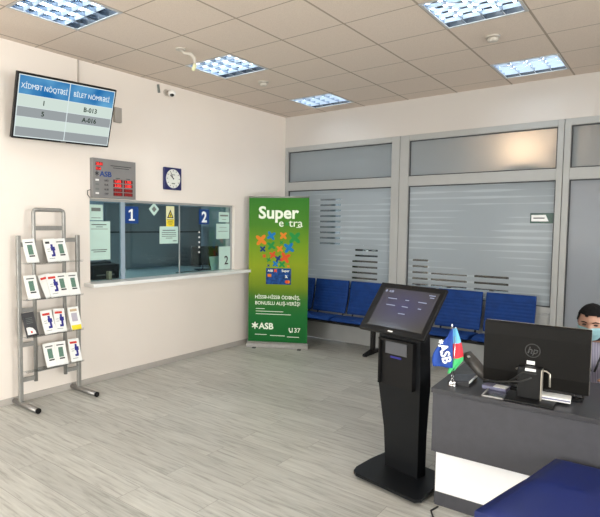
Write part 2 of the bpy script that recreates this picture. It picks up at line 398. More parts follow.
# ------------------------------------------------------------------ room shell
T = .16
struct(MB().box((ROOM_X/2 - .2, (ROOM_Y+3.2)/2, -.05), (ROOM_X+.8, abs(ROOM_Y)+3.6, .1)).build('floor', floor_m))
# ceiling with openings for the light fittings
LIGHTS = [(1, r) for r in (-7, -4, -1, 2, 5)] + [(5, r) for r in (-7, -4, -1, 2, 5)] + [(9, r) for r in (-7, -4, -1, 2, 5)]
cells = MB()
xs = [0] + [GX + .6*k for k in range(0, 16)] ; xs = [x for x in xs if x < ROOM_X] + [ROOM_X]
ys = [ROOM_Y] + [GY + .6*k for k in range(-9, 7)] + [0]
lightcell = {(round(GX+.6*c, 3), round(GY+.6*r, 3)) for c, r in LIGHTS}
for i in range(len(xs)-1):
    for j in range(len(ys)-1):
        if (round(xs[i], 3), round(ys[j], 3)) in lightcell: continue
        cells.quad((xs[i], ys[j], H), (xs[i+1], ys[j], H), (xs[i+1], ys[j+1], H), (xs[i], ys[j+1], H))
bmesh.ops.remove_doubles(cells.bm, verts=list(cells.bm.verts), dist=1e-4)
ceil = struct(cells.build('ceiling', ceil_m))
md = ceil.modifiers.new('thickness', 'SOLIDIFY'); md.thickness = .02; md.offset = 1 if ceil.data.polygons[0].normal.z > 0 else -1
# left wall with the service opening
OY0, OY1, OZ0, OZ1 = -3.335, -1.130, 1.0, 1.885
lw = MB()
for (y0, y1, z0, z1) in ((ROOM_Y, OY0, 0, H+.02), (OY1, .14, 0, H+.02), (OY0, OY1, 0, OZ0), (OY0, OY1, OZ1, H+.02)):
    lw.box((-T/2, (y0+y1)/2, (z0+z1)/2), (T, y1-y0, z1-z0))
struct(lw.build('wall_left', wall_m))
struct(MB().box((.006, (ROOM_Y)/2, .03), (.012, abs(ROOM_Y), .06), bev=.002).build('baseboard_left', base_m))
# back wall : header over the glazing, plain wall right of it
PX1 = 5.42
bw = MB()
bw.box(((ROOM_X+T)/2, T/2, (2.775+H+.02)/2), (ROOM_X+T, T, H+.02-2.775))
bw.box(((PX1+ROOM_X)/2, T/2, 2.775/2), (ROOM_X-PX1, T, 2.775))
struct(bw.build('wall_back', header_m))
# right wall and the wall behind the camera with two large windows
def wall_with_windows(name, along, pos, a0, a1, wins, z0, z1, first):
    """along 'x' or 'y'; pos = inner face, the wall grows outwards"""
    w = MB()
    def bx(b, a, c, za, zb, t=T, off=T/2):
        if along == 'x': b.box(((a+c)/2, pos-off, (za+zb)/2), (c-a, t, zb-za))
        else: b.box((pos+off, (a+c)/2, (za+zb)/2), (t, c-a, zb-za))
    cur = a0
    for p, q in wins:
        bx(w, cur, p, 0, H+.02); bx(w, p, q, 0, z0); bx(w, p, q, z1, H+.02); cur = q
    bx(w, cur, a1, 0, H+.02)
    struct(w.build(name, wall_m))
    for k, (p, q) in enumerate(wins):
        f = MB()
        for c in (p+.03, (p+q)/2, q-.03): bx(f, c-.03, c+.03, z0, z1, .05, .08)
        for z in (z0+.03, z1-.03): bx(f, p+.06, q-.06, z-.03, z+.03, .048, .08)
        fr = struct(f.build('window_%d' % (first+k), white_m))
        g = MB(); bx(g, p+.06, q-.06, z0+.06, z1-.06, .006, .08); g.build('glass', win_glass, fr)
wall_with_windows('wall_front', 'x', ROOM_Y, -T, ROOM_X+T, [(.7, 3.7)], .5, 2.6, 5)
wall_with_windows('wall_right', 'y', ROOM_X, ROOM_Y, 0, [(-8.8, -6.3), (-5.6, -3.1)], .3, 2.7, 6)

# glazed partition of the back wall : three bays
def bay(i, x0, x1, gx0, gx1, lowmat, upmat, foot=.765):
    fr = MB(); y = .0; d = .09
    fr.box(((x0+gx0)/2, .045, 1.3875), (gx0-x0, d, 2.775), bev=.004)
    fr.box(((x1+gx1)/2, .045, 1.3875), (x1-gx1, d, 2.775), bev=.004)
    gw = gx1-gx0
    for z0, z1 in ((2.705, 2.775), (2.140, 2.262), (foot-.065, foot)): fr.box(((gx0+gx1)/2, .045, (z0+z1)/2), (gw, d-.004, z1-z0), bev=.003)
    if foot > .5:                                        # solid lower panel
        fr.box(((gx0+gx1)/2, .05, .36), (gw, .05, .69)); fr.box(((gx0+gx1)/2, .02, .655), (gw, .02, .02))
    root = struct(fr.build('window_%d' % i, alu_m))
    for nm, z0, z1, mm in (('lower_glass', foot, 2.14, lowmat), ('upper_glass', 2.262, 2.705, upmat)):
        g = MB().box(((gx0+gx1)/2, .05, (z0+z1)/2), (gw, .008, z1-z0)).build(nm, mm, root)
        k = MB()
        for z in (z0+.006, z1-.006): k.box(((gx0+gx1)/2, .037, z), (gw, .014, .012))
        for x in (gx0+.006, gx1-.006): k.box((x, .037, (z0+z1)/2), (.012, .0145, z1-z0))
        k.build('gasket', gasket_m, g)
    return root
bay(1, 0.0, 1.79, .052, 1.682, frost_a, frost_plain)
bay(2, 1.795, 3.615, 1.912, 3.556, frost_b, frost_plain)
bay(3, 3.62, 5.42, 3.680, 5.33, frost_door, frost_plain, foot=.085)
# room behind the partition
OW = 3.2
ob = MB(); ob.box((2.6, OW+.05, H/2), (7.2, .1, H)).box((-.95+.05, OW/2+.08, H/2), (.1, OW-.16, H)).box((6.1, OW/2+.08, H/2), (.1, OW-.16, H))
struct(ob.build('wall_office', office_m))
struct(MB().box((2.6, OW/2+.1, H+.06), (7.2, OW, .1)).build('ceiling_office', office_m))
# booth behind the service window
bo = MB(); bo.box((-2.6, -2.1, H/2), (.1, 4.2, H)).box((-1.35, -.45, H/2), (2.4, .1, H)).box((-1.35, -3.95, H/2), (2.4, .1, H))
struct(bo.build('wall_booth', boothwall_m))
struct(MB().box((-1.4, -2.2, H-.25), (2.5, 3.6, .1)).build('ceiling_booth', white_m))
struct(MB().box((-1.38, -2.2, -.045), (2.45, 3.6, .09)).build('floor_booth', base_m))

# ------------------------------------------------------------------ ceiling lights
louvre_metal = mat('louvre_mirror', (.45, .52, .60), .12, metal=1., var=.02)
rim_m = mat('light_rim', (.42, .42, .42), .4)
def tube_light(cx, cy, label, group, first):
    if first is not None:
        r = copy_tree(first); r.location = (cx, cy, H); r['label'] = label; return r
    r = thing('ceiling_light', label, 'ceiling light', (cx, cy, H), group=group)
    s = .596; h = .085
    b = MB()
    for q in (-1, 1):
        b.box((q*(s/2-.003), 0, h/2+.002), (.006, s, h)); b.box((0, q*(s/2-.003), h/2+.002), (s, .006, h))
    b.box((0, 0, h), (s, s, .006)); b.build('housing', refl_m, r)
    f = MB()
    for q in (-1, 1): f.box((q*(s/2-.010), 0, -.002), (.020, s, .006)); f.box((0, q*(s/2-.010), -.002), (s-.04, .020, .006))
    f.build('rim', rim_m, r)
    for k in range(4):
        x = -.213 + .142*k
        MB().tube([(x, -.27, .064), (x, .27, .064)], .008, 8).build('tube', tube_m, r)
    lv = MB()
    for k in range(5):                       # V shaped reflectors between the tubes
        x = -.284 + .142*k
        if abs(x) > .283: x *= .985
        lv.prism([(x-.003, .001), (x+.003, .001), (x+.010, .055), (x-.010, .055)], lambda u, v, w: Vector((u, w, v)), -.285, .285)
    for k in range(1, 5):
        y = -.285 + .114*k
        lv.mi = 1
        for c in range(4):
            x = -.213 + .142*c
            lv.prism([(y-.002, .001), (y+.002, .001), (y+.006, .030), (y-.006, .030)], fyz, x-.064, x+.064)
    lv.build('louvre', [louvre_metal, lv_m], r)
    return r
first = None
names = {(1, -1): 'square louvred ceiling light nearest the wall-mounted screen, cut by the top edge of the photo',
         (1, 2): 'square louvred ceiling light above the service counter, beside a bent ceiling camera',
         (1, 5): 'smallest louvred ceiling light, in the far corner above the green banner',
         (5, 2): 'large louvred ceiling light at the top centre right, cut by the edge of the photo',
         (5, 5): 'louvred ceiling light closest to the glazed wall on the right',
         (5, -1): 'louvred ceiling light between the camera and the kiosk, above the photo', (9, 5): 'louvred ceiling light right of the glazed partition', (9, 2): 'louvred ceiling light above the right end of the desk'}
for c, r_ in LIGHTS:
    lb = names.get((c, r_), 'louvred ceiling light %s, %s' % ({1: 'near the counter wall', 5: 'in the middle', 9: 'near the right wall'}[c], {-7: 'by the windows', -4: 'next to the window row', -1: 'halfway'}.get(r_, 'far')))
    o = tube_light(GX+.6*c+.3, GY+.6*r_+.3, lb, 'louvred ceiling lights', first)
    if first is None: first = o

# lamps of the two rooms behind the glass
def room_lamp(name, label, loc, size, power, colr):
    r = thing(name, label, 'ceiling light', loc)
    MB().box((0, 0, .03), (size+.04, size+.04, .05), bev=.01).build('housing', white_m, r)
    l = bpy.data.lights.new('lamp', 'AREA'); l.size = size; l.energy = power; l.color = colr
    o = bpy.data.objects.new('lamp', l); col.objects.link(o); o.parent = r
room_lamp('office_ceiling_light', 'flat office light behind the left frosted bays', (1.6, 2.3, H-.05), .8, 36, (.86, .93, 1))
room_lamp('office_ceiling_light', 'flat office light behind the right frosted bay', (4.5, 2.7, H-.05), .8, 10, (.86, .93, 1))
room_lamp('booth_ceiling_light', 'flat light inside the cashier booth', (-1.6, -2.4, H-.36), .5, 13, (.85, .95, 1))
gl = thing('globe_lamp', 'warm globe lamp glowing behind the frosted pane at upper right', 'lamp', (3.22, .34, 2.50))
MB().sphere((0, 0, 0), .07, 20).build('globe', warmlamp_m, gl)
MB().tube([(0, 0, .06), (0, 0, H-2.50+.02)], .008).build('rod', black_m, gl)
MB().tube([(0, 0, -.15), (0, 0, -.14), (0, 0, -.13)], [.05, .20, .22], 32).build('added_light_stop', white_m, gl)  # unseen disc added under the globe to block its light from the lower pane

# ------------------------------------------------------------------ things behind the frosted glass
nb = thing('notice_board', 'dark board seen through slits of the left frosted pane', 'board', (.50, .35, 1.36))
MB().box((0, 0, .33), (.33, .02, .68), bev=.003).build('panel', slate_m, nb)
st = MB(); st.box((0, .03, -.64), (.03, .03, 1.36)).box((0, .03, -1.345), (.3, .3, .03)); st.build('stand', dark_m, nb)
def office_monitor(x, y, z, w, h, label):
    r = thing('office_monitor', label, 'monitor', (x, y, z), group=None)
    MB().box((0, 0, .11+h/2), (w, .03, h), bev=.005).build('screen', black_m, r)
    b = MB(); b.box((0, .03, .08), (.05, .03, .16)).box((0, .02, .008), (.22, .16, .016), bev=.003); b.build('stand', black_m, r)
def back_desk(x0, x1, label):
    r = thing('office_desk', label, 'desk', ((x0+x1)/2, .62, 0)); w = x1-x0
    MB().box((0, 0, .735), (w, .6, .03), bev=.003).build('desk_top', grey_m, r)
    for q in (-1, 1): MB().box((q*(w/2-.02), 0, .36), (.03, .56, .72)).build('side_panel', grey_m, r)
back_desk(.90, 1.66, 'grey office desk behind the left frosted pane'); back_desk(1.74, 3.3, 'grey office desk behind the middle frosted pane')
office_monitor(1.16, .36, .75, .44, .46, 'dark monitor seen as slits behind the left frosted pane')
office_monitor(1.93, .36, .75, .26, .40, 'small dark monitor behind the left edge of the middle pane')
office_monitor(2.32, .40, .75, .46, .20, 'low dark monitor behind the middle frosted pane')
office_monitor(2.84, .40, .75, .44, .22, 'dark monitor behind the middle pane above the waiting seats')

# small sign on the middle pane
r = thing('door_sign', 'small white and green sign on the middle frosted pane', 'sign', (3.435, .034, 1.735))
MB().box((0, 0, 0), (.235, .006, .11)).build('plate', mat('sign_dark_green', (.02, .07, .055), .4), r)
MB().prism([(-.105, -.035), (.065, -.035), (.035, .035), (-.105, .035)], fxz, -.006, -.003).build('white_field', signwhite_m, r)
MB().box((-.03, -.007, 0), (.11, .002, .012)).build('lettering', ink_m, r)

# ------------------------------------------------------------------ service window
cw = MB(); gx = -.06
cw.box((gx, OY0+.008, 1.44), (.035, .016, .88)); cw.box((gx, OY1-.012, 1.44), (.035, .024, .88)); cw.box((gx, -2.23, OZ1-.012), (.035, 2.2, .024))
r = struct(cw.build('window_4', alu_m))
MB().box((gx, -2.895, 1.44), (.03, .05, .87)).build('mullion', boothwall_m, r)
MB().box((gx, -2.065, 1.44), (.012, .012, .87)).build('mullion', alu_m, r)
for a, b in ((OY0+.01, -2.92), (-2.87, -2.07), (-2.06, OY1-.02)):
    MB().box((gx-.002, (a+b)/2, 1.445), (.008, b-a, .87)).build('glass', teal_glass, r)
sl = thing('counter_sill', 'long white sill under the cashier window', 'counter', (0, -2.16, 1.0))
MB().box((.035, 0, .018), (.27, 2.50, .036), bev=.004).build('slab', sill_m, sl)
MB().box((-.62, 0, .010), (1.04, 2.16, .036), bev=.004).build('inner_desk', mat('booth_counter', (.45, .58, .60), .3), sl)
LW = PI/2       # things on the left wall: local x runs along +y, local -y faces the room
gf = gx + .004  # front of the glass
def on_glass(name, label, cat, y, z, w, h, m_, group=None):
    r = thing(name, label, cat, (gf+.0022, y, z), (0, 0, LW), group)
    MB().box((0, 0, 0), (w, .003, h)).build('sheet', m_, r); return r
def bars(r, rows, m_=inkg_m, y=-.0022, name='printed_lines'):
    if len(rows) == 2:
        for (x, z, w, h) in rows: MB().box((x, y, z), (w, .001, h)).build('printed_line', m_, r)
        return
    b = MB()
    for (x, z, w, h) in rows: b.box((x, y, z), (w, .001, h))
    b.build(name, m_, r)
r = on_glass('window_number_sign', 'blue sign reading 1 at the upper left of the cashier glass, beside the pale mullion', 'sign', -2.775, 1.728, .185, .185, signblue_m); MB().prism([(-.038, -.062), (.042, -.062), (.042, -.045), (.014, -.045), (.014, .064), (-.006, .064), (-.040, .044), (-.040, .026), (-.010, .038), (-.010, -.045), (-.038, -.045)], fxz, -.003, -.002).build('numeral', signwhite_m, r)
r = on_glass('window_number_sign', 'blue sign reading 2 above the speaking holes of the right cashier pane', 'sign', -1.650, 1.728, .175, .185, signblue_m); put_text('2', .185, (0, -.003, 0), signwhite_m, r, bold=.03)
r = on_glass('warning_sign', 'yellow warning sign with a black triangle on the cashier glass', 'sign', -2.215, 1.722, .125, .24, pyellow_m)
MB().box((0, -.002, -.075), (.12, .001, .085)).build('yellow_field', yellow_m, r)
MB().prism([(-.05, -.02), (.05, -.02), (0, .08)], fxz, -.003, -.002).build('triangle', ink_m, r)
MB().prism([(-.028, -.008), (.028, -.008), (0, .052)], fxz, -.004, -.003).build('triangle_field', yellow_m, r)
MB().box((0, -.0045, .014), (.010, .001, .034)).build('symbol', ink_m, r)
bars(r, [(0, -.04, .10, .008), (0, -.06, .08, .005), (0, -.075, .09, .005), (0, -.09, .06, .005)], ink_m, -.003)
r = on_glass('notice', 'small pale notice taped at the upper left of the cashier glass', 'notice', -3.225, 1.745, .165, .16, gpaper_m); bars(r, [(0, -.055, .11, .006), (0, .03, .11, .035)])
r = on_glass('notice', 'large pale notice at the left end of the cashier glass', 'notice', -3.185, 1.455, .26, .40, gpaper_m); bars(r, [(-.005, .165, .18, .008), (0, .142, .08, .006), (0, .12, .2, .004), (-.005, -.095, .19, .007), (0, -.115, .15, .006)], ink_m)
r = on_glass('notice', 'pale notice with printed lines under the yellow warning sign', 'notice', -2.235, 1.505, .285, .20, gpaper_m); bars(r, [(0, .055, .20, .008), (0, .03, .22, .006), (0, .008, .22, .006), (0, -.014, .22, .006), (0, -.036, .10, .006), (.09, -.07, .06, .008)], ink_m)
r = on_glass('notice', 'pale notice at the top right corner of the cashier glass', 'notice', -1.28, 1.73, .20, .13, gpaper_m); bars(r, [(0, .02, .15, .02), (0, -.03, .08, .006)])
r = on_glass('notice', 'pale notice in the middle of the right edge of the cashier glass', 'notice', -1.30, 1.545, .25, .20, gpaper_m); bars(r, [(0, 0, .18, .006), (0, .05, .14, .004)])
r = on_glass('notice', 'pale sheet with a dark 2 at the lower right of the cashier glass', 'notice', -1.262, 1.195, .22, .30, gpaper_m); put_text('2', .16, (.03, -.003, -.03), ink_m, r, bold=.01)
r = thing('diamond_sticker', 'white diamond sticker on the cashier glass between the sign 1 and the warning sign', 'sticker', (gf+.002, -2.46, 1.80), (0, PI/4*0, LW))
MB().prism([(-.075, 0), (0, -.075), (.075, 0), (0, .075)], fxz, -.002, .001).build('sheet', gpaper_m, r)
MB().prism([(-.035, 0), (0, -.035), (.035, 0), (0, .035)], fxz, -.003, -.0022).build('picture', inkg_m, r)
b = MB()
for k in range(5): b.tube([(gf-.001, -1.735, 1.535-.062*k), (gf+.004, -1.735, 1.535-.062*k)], .012, 12)
r = thing('speak_holes', 'vertical row of five round speaking holes in the right cashier pane', 'speak-through', (0, 0, 0)); b.build('rings', white_m, r)

# behind the cashier window
r = thing('slate_screen', 'dark slate partition standing inside the cashier booth', 'partition', (-1.20, -1.42, 0))
MB().box((0, -.02, .95), (.04, 1.75, 1.9), bev=.004).build('panel', slate_m, r)
MB().box((.025, -.02, 1.52), (.012, 1.72, .02)).build('rail', dark_m, r)
r = thing('printer', 'black printer behind the lower left corner of the cashier glass', 'printer', (-.36, -2.99, 1.028), (0, 0, LW))
MB().box((0, 0, .08), (.34, .30, .16), bev=.012).build('body', black_m, r); MB().box((0, .05, .17), (.30, .16, .03), bev=.01).build('lid', dark_m, r)
MB().box((-.02, -.155, .05), (.22, .02, .012)).build('slot', grey_m, r)
b = tag(MB().box((0, 0, .045), (.05, .04, .09), bev=.004).build('carton', toner_m, None, (-.17, -2.99, 1.028)), 'tiny beige carton in front of the black printer in the booth', 'box')
r = thing('booth_monitor', 'dark monitor on the desk behind the sign 2', 'monitor', (-.32, -1.36, 1.028), (0, 0, LW-.3))
MB().box((0, 0, .19), (.40, .03, .25), bev=.005).build('screen', black_m, r); b = MB(); b.tube([(-.04, -.02, .10), (-.07, -.05, .01)], .008).tube([(.04, -.02, .10), (.07, -.05, .01)], .008).box((0, 0, .006), (.24, .16, .012)); b.build('stand', black_m, r)
b = tag(MB().prism([(-.10, 0), (.10, 0), (.10, .18), (-.10, .18)], lambda u, v, w: Vector((u, w+v*.25, v)), -.002, .002).build('document', gpaper_m, None, (-.16, -1.30, 1.03), (0, 0, LW)), 'pale paper leaning by the right end of the booth desk', 'paper')
b = tag(MB().tube([(-.17, -2.02, 1.04), (-.13, -1.92, 1.045), (-.19, -1.80, 1.04), (-.13, -1.68, 1.043), (-.18, -1.58, 1.04)], .006, 8).build('cable', cable_m), 'black cable lying on the sill under the glass', 'cable')

# ------------------------------------------------------------------ rate board
r = thing('rate_board', 'grey exchange rate board with red digits above the cashier window', 'display board', (.002, -3.065, 2.088), (0, 0, LW))
MB().box((0, -.025, 0), (.53, .05, .395), bev=.003).build('case', board_m, r)
F_ = -.0512
put_text('ASB', .072, (-.115, F_, .045), signblue_m, r, bold=.03, sx=1.15)
def flower(b, x, z, s, y0, y1, n=4, rot=PI/4):
    """round-lobed cross"""
    poly = []
    N = 64
    for k in range(N):
        a = 2*PI*k/N; q = s*(.70 + .30*math.cos(n*(a-rot))); poly.append((x+q*math.cos(a), z+q*math.sin(a)))
    b.prism(poly, fxz, y0, y1)
b = MB(); flower(b, -.218, .045, .026, F_-.001, F_, 6, PI/6); b.build('emblem', ink_m, r)
b = MB()
for x, z, w in ((-.19, .142, .085), (-.20, .095, .06)):
    b.box((x, F_, z), (w, .001, .034))
b.build('led_window', leddark_m, r)
put_text('20.01', .036, (-.19, F_-.001, .142), ledred_m, r, 'led_digits', bold=.02); put_text('11:4', .036, (-.20, F_-.001, .095), ledred_m, r, 'led_digits', bold=.02)
bars(r, [(.075, .135, .26, .007), (.075, .115, .20, .006)], ink_m, F_)
for j, z in enumerate((-.02, -.063, -.110, -.152)):
    for i, x in enumerate((.035, .165)):
        MB().box((x, F_, z), (.115, .001, .034)).build('led_window', leddark_m, r)
        if j < 2: put_text(('1.695', '1.702', '2.052', '2.083')[j*2+i], .037, (x, F_-.001, z), ledred_m, r, 'led_digits', bold=.02)
        else: put_text(('0.018', '0.021', '0.200', '0.310')[(j-2)*2+i], .037, (x, F_-.001, z), mat('led_dim_red', (.3, .01, .01), .5, emis=(.7, .02, .02), es=.12) if 'led_dim_red' not in MATS else MATS['led_dim_red'], r, 'led_digits', bold=.02)
    put_text(('USD', 'EUR', 'RUB', 'GBP')[j], .026, (-.105, F_-.0005, z), ink_m, r, bold=.0)
    b = MB(); b.box((-.215, F_, z), (.04, .001, .018)); b.build('flag_mark', white_m if j in (0, 3) else inkg_m, r)
bars(r, [(.035, .012, .05, .006), (.165, .012, .05, .006)], ink_m, F_)
MB().tube([(-.27, -.02, -.12), (-.30, -.01, -.13), (-.30, -.01, -.17), (-.27, -.006, -.20)], .004, 8).build('cable', cable_m, r)

# ------------------------------------------------------------------ wall clock
r = thing('wall_clock', 'square navy wall clock with a white face on the left wall', 'clock', (.002, -2.245, 2.155), (0, 0, LW))
MB().box((0, -.014, 0), (.268, .028, .255), bev=.008).build('case', clockrim_m, r)
c_ = MB(); c_.tube([(0, -.026, 0), (0, -.031, 0)], .108, 40); c_.build('dial', clockface_m, r)
b = MB()
for k in range(12):
    a = PI/6*k; b.box((.092*math.sin(a), -.0315, .092*math.cos(a)), (.006, .001, .016), rot=Matrix.Rotation(a, 3, 'Y'))
b.build('hour_marks', ink_m, r)
bars(r, [(0, .045, .05, .008), (0, -.055, .05, .012)], inkg_m, -.0315)
b = MB(); b.box((-.022, -.033, .02), (.009, .002, .065), rot=Matrix.Rotation(-.85, 3, 'Y')); b.build('hour_hand', ink_m, r)
b = MB(); b.box((-.02, -.0345, .033), (.006, .002, .085), rot=Matrix.Rotation(-.5, 3, 'Y')); b.build('minute_hand', ink_m, r)
MB().tube([(0, -.03, 0), (0, -.037, 0)], .008, 12).build('hub', ink_m, r)

# ------------------------------------------------------------------ queue screen on its arm
tvm = Matrix.Translation((.251, -3.726, 2.630)) @ Matrix.Rotation(1.504, 4, 'Z') @ Matrix.Rotation(.331, 4, 'X') @ Matrix.Rotation(-.022, 4, 'Y')
r = thing('queue_display', 'wide black-framed queue screen tilted down high on the left wall', 'screen'); r.matrix_world = tvm
MB().box((0, .022, 0), (.935, .044, .555), bev=.006).build('case', black_m, r)
tf = -.0005
MB().box((0, tf, .0), (.905, .002, .52)).build('screen_background', scr_line, r)
tfx = tf-.0015
for x0, x1 in ((-.445, -.004), (.004, .445)):
    xc, w = (x0+x1)/2, x1-x0
    MB().box((xc, tfx, .178), (w, .001, .150)).build('header_cell', scr_header, r)
    for z0, z1, m_ in ((.098, .002, scr_white), (-.002, -.085, scr_grey), (-.088, -.172, scr_white), (-.174, -.252, scr_grey)):
        MB().box((xc, tfx, (z0+z1)/2), (w, .001, z0-z1)).build('table_cell', m_, r)
put_text('XİDMƏT NÖQTƏSİ', .060, (-.225, tfx-.002, .172), scr_htext, r, bold=.0, fit=.41)
put_text('BİLET NÖMRƏSİ', .058, (.222, tfx-.002, .172), scr_htext, r, bold=.0, fit=.36)
for s_, x, z in (('1', -.222, .05), ('B-013', .222, .05), ('5', -.222, -.043), ('A-016', .222, -.043)):
    put_text(s_, .058, (x, tfx-.002, z), scr_text, r, bold=.02)
MB().box((0, -.001, -.268), (.05, .003, .008)).build('maker_badge', grey_m, r)
r = thing('screen_bracket', 'grey wall bracket behind the queue screen', 'bracket', (0, -3.72, 2.62))
b = MB(); b.box((.012, 0, 0), (.024, .18, .20), bev=.004).tube([(.02, 0, .02), (.07, -.03, .03), (.175, 0, .01)], .016, 10).box((.187, .0, .01), (.024, .16, .12), rot=Matrix.Rotation(.33, 3, 'Y')); b.build('arm', dark_m, r)
r = thing('wall_socket_box', 'small grey junction box on the wall right of the queue screen', 'socket', (0, -3.005, 2.755))
MB().box((.02, 0, 0), (.04, .085, .15), bev=.005).build('case', mat('warm_grey', (.36, .33, .30), .5), r)
tag(MB().box((.008, -3.452, 2.95), (.014, .016, .52), bev=.002).build('cable_conduit', mat('conduit', (.45, .40, .36), .5)), 'thin vertical cable conduit from ceiling to the queue screen', 'conduit')

# ceiling camera, dome camera, detectors
r = thing('bent_ceiling_camera', 'white bent-arm camera hanging from the ceiling left of the middle light', 'camera', (1.03, -3.06, H))
b = MB(); b.tube([(0, 0, 0), (0, 0, -.012)], .045, 20); b.build('base', detector_m, r)
MB().tube([(0, 0, -.01), (.03, .02, -.04), (.08, .05, -.05), (.105, .07, -.09), (.11, .075, -.15)], [.010, .013, .016, .017, .013], 12).build('arm', detector_m, r)
MB().tube([(.11, .075, -.14), (.09, .065, -.195)], [.018, .016], 14).build('sensor_head', pyellow_m, r)
r = thing('wall_camera', 'small white dome camera with a dark lens high on the left wall', 'camera', (0, -2.33, 3.10))
b = MB(); b.tube([(.0, 0, .02), (.012, 0, .02)], .035, 20).tube([(.01, 0, .02), (.07, .0, .0)], .012, 10); b.build('mount', detector_m, r)
b = MB(); b.sphere((.095, .01, .0), (.045, .045, .040), 20); b.build('housing', white_m, r)
b = MB(); b.sphere((.112, -.006, -.024), (.025, .025, .018), 14); b.build('lens', lensm, r)
MB().box((.012, -.115, .04), (.02, .02, .09), rot=Matrix.Rotation(.15, 3, 'X')).build('cable_entry', inkg_m, r)
def detector(x, y, label):
    r = thing('smoke_detector', label, 'smoke detector', (x, y, H), group='smoke detectors')
    MB().tube([(0, 0, 0), (0, 0, -.012), (0, 0, -.013)], [.058, .058, .05], 24).build('base', detector_m, r)
    MB().tube([(0, 0, -.012), (0, 0, -.022), (0, 0, -.042), (0, 0, -.048)], [.030, .046, .040, .02], 24).build('sensor_cap', detector_m, r)
detector(.946, -1.74, 'white smoke detector on the ceiling beside the middle light')
detector(3.333, -1.70, 'white smoke detector on the ceiling between the two right lights')

# ------------------------------------------------------------------ roll-up banner
r = thing('rollup_banner', 'green roll-up advertising banner in the corner by the cashier window', 'banner', (.491, -.8085, 0), (0, 0, .4996))
MB().box((0, 0, 1.035), (.795, .0016, 1.93)).build('print_sheet', banner_m, r)
b = MB(); b.prism([(-.055, .004), (.06, .004), (.06, .05), (.035, .075), (-.03, .075), (-.055, .05)], fyz, -.41, .41); b.build('base_cassette', steel_m, r)
MB().tube([(-.4, 0, 2.0), (.4, 0, 2.0)], .011, 12).build('top_rail', steel_m, r)
MB().tube([(0, .02, .07), (0, .012, 2.0)], .008, 10).build('rear_pole', steel_m, r)
for q in (-1, 1): MB().box((q*.3, 0, .004), (.05, .24, .008), bev=.002).build('foot', dark_m, r)
bf = -.0022; BW = bprint['white']
put_text('Super', .222, (0, bf, 1.80), BW, r, bold=.028, sx=1.02)
put_text('e', .145, (.035, bf, 1.665), BW, r, bold=.002)
put_text('x', .11, (.11, bf, 1.665), MATS['banner_green'], r, bold=.002)
put_text('tra', .145, (.225, bf, 1.665), BW, r, bold=.002, sx=1.1)
bars(r, [(.265, 1.605, .06, .008)], BW, bf)
FL = [(-0.233, 1.434, 'orange', .075), (-0.097, 1.492, 'blue', .058), (0.064, 1.494, 'orange', .05), (0.214, 1.468, 'green', .082), (-0.209, 1.315, 'navy', .042), (-0.095, 1.36, 'green', .058), (0.04, 1.404, 'green', .025), (0.019, 1.319, 'orange', .045), (0.140, 1.336, 'blue', .070), (-0.188, 1.222, 'red', .026), (-0.074, 1.239, 'red', .048), (0.091, 1.205, 'red', .070), (0.0, 1.190, 'navy', .045), (-0.128, 1.173, 'green', .03), (-0.036, 1.120, 'blue', .042), (0.050, 1.115, 'green', .045), (-0.13, 1.096, 'navy', .018), (0.135, 1.090, 'orange', .02)]
for x, z, c, s in FL:
    b = MB(); flower(b, x, z, s*1.15, bf-.0006, bf+.0002, 4, PI/4+random.Random(int(x*1000)).uniform(-.3, .3)); b.build('blossom', bprint[c], r)
MB().box((.005, bf, .955), (.335, .0012, .215), bev=.0004).build('bank_card_picture', card_m, r)
put_text('ASB', .040, (-.105, bf-.001, 1.03), BW, r, bold=.02); put_text('Super', .044, (.10, bf-.001, 1.032), BW, r, bold=.02)
b = MB(); flower(b, -.035, 1.03, .028, bf-.0016, bf-.001); b.build('card_blossom', bprint['red'], r)
b = MB(); b.box((-.115, bf-.001, .965), (.05, .001, .038)); b.build('card_chip', bprint['orange'], r)
b = MB(); b.tube([(.115, bf-.0015, .885), (.115, bf-.0005, .885)], .022, 18); b.build('card_circle', bprint['red'], r)
b = MB(); b.tube([(.138, bf-.0012, .885), (.138, bf-.0002, .885)], .022, 18); b.build('card_circle', bprint['orange'], r)
put_text('%', .05, (.11, bf-.001, .955), BW, r, bold=.02)
put_text('HİSSƏ-HİSSƏ ÖDƏNİŞ,', .064, (-.005, bf, .675), BW, r, bold=.012, fit=.60)
put_text('BONUSLU ALIŞ-VERİŞ!', .064, (-.003, bf, .595), BW, r, bold=.012, fit=.60)
bars(r, [(-.235, .517, .12, .007), (-.11, .483, .37, .007), (-.06, .446, .47, .007), (-.225, .168, .16, .008), (.0, .160, .20, .008), (.21, .15, .16, .008)], BW, bf)
b = MB(); flower(b, -.305, .287, .050, bf-.0006, bf+.0002, 6, PI/6); b.build('emblem', BW, r)
put_text('ASB', .115, (-.155, bf, .285), BW, r, bold=.03)
put_text('137', .085, (.25, bf, .243), BW, r, bold=.012)
MB().prism([(.150, .268), (.162, .272), (.168, .256), (.160, .248), (.174, .226), (.184, .230), (.193, .217), (.184, .207), (.170, .208), (.152, .236)], fxz, bf-.0006, bf+.0002).build('telephone_symbol', BW, r)

# ------------------------------------------------------------------ brochure rack
RY = -4.14; RW = .58
r = thing('brochure_rack', 'free-standing aluminium brochure rack against the left wall', 'rack', (.13, RY, 0), (0, 0, LW))
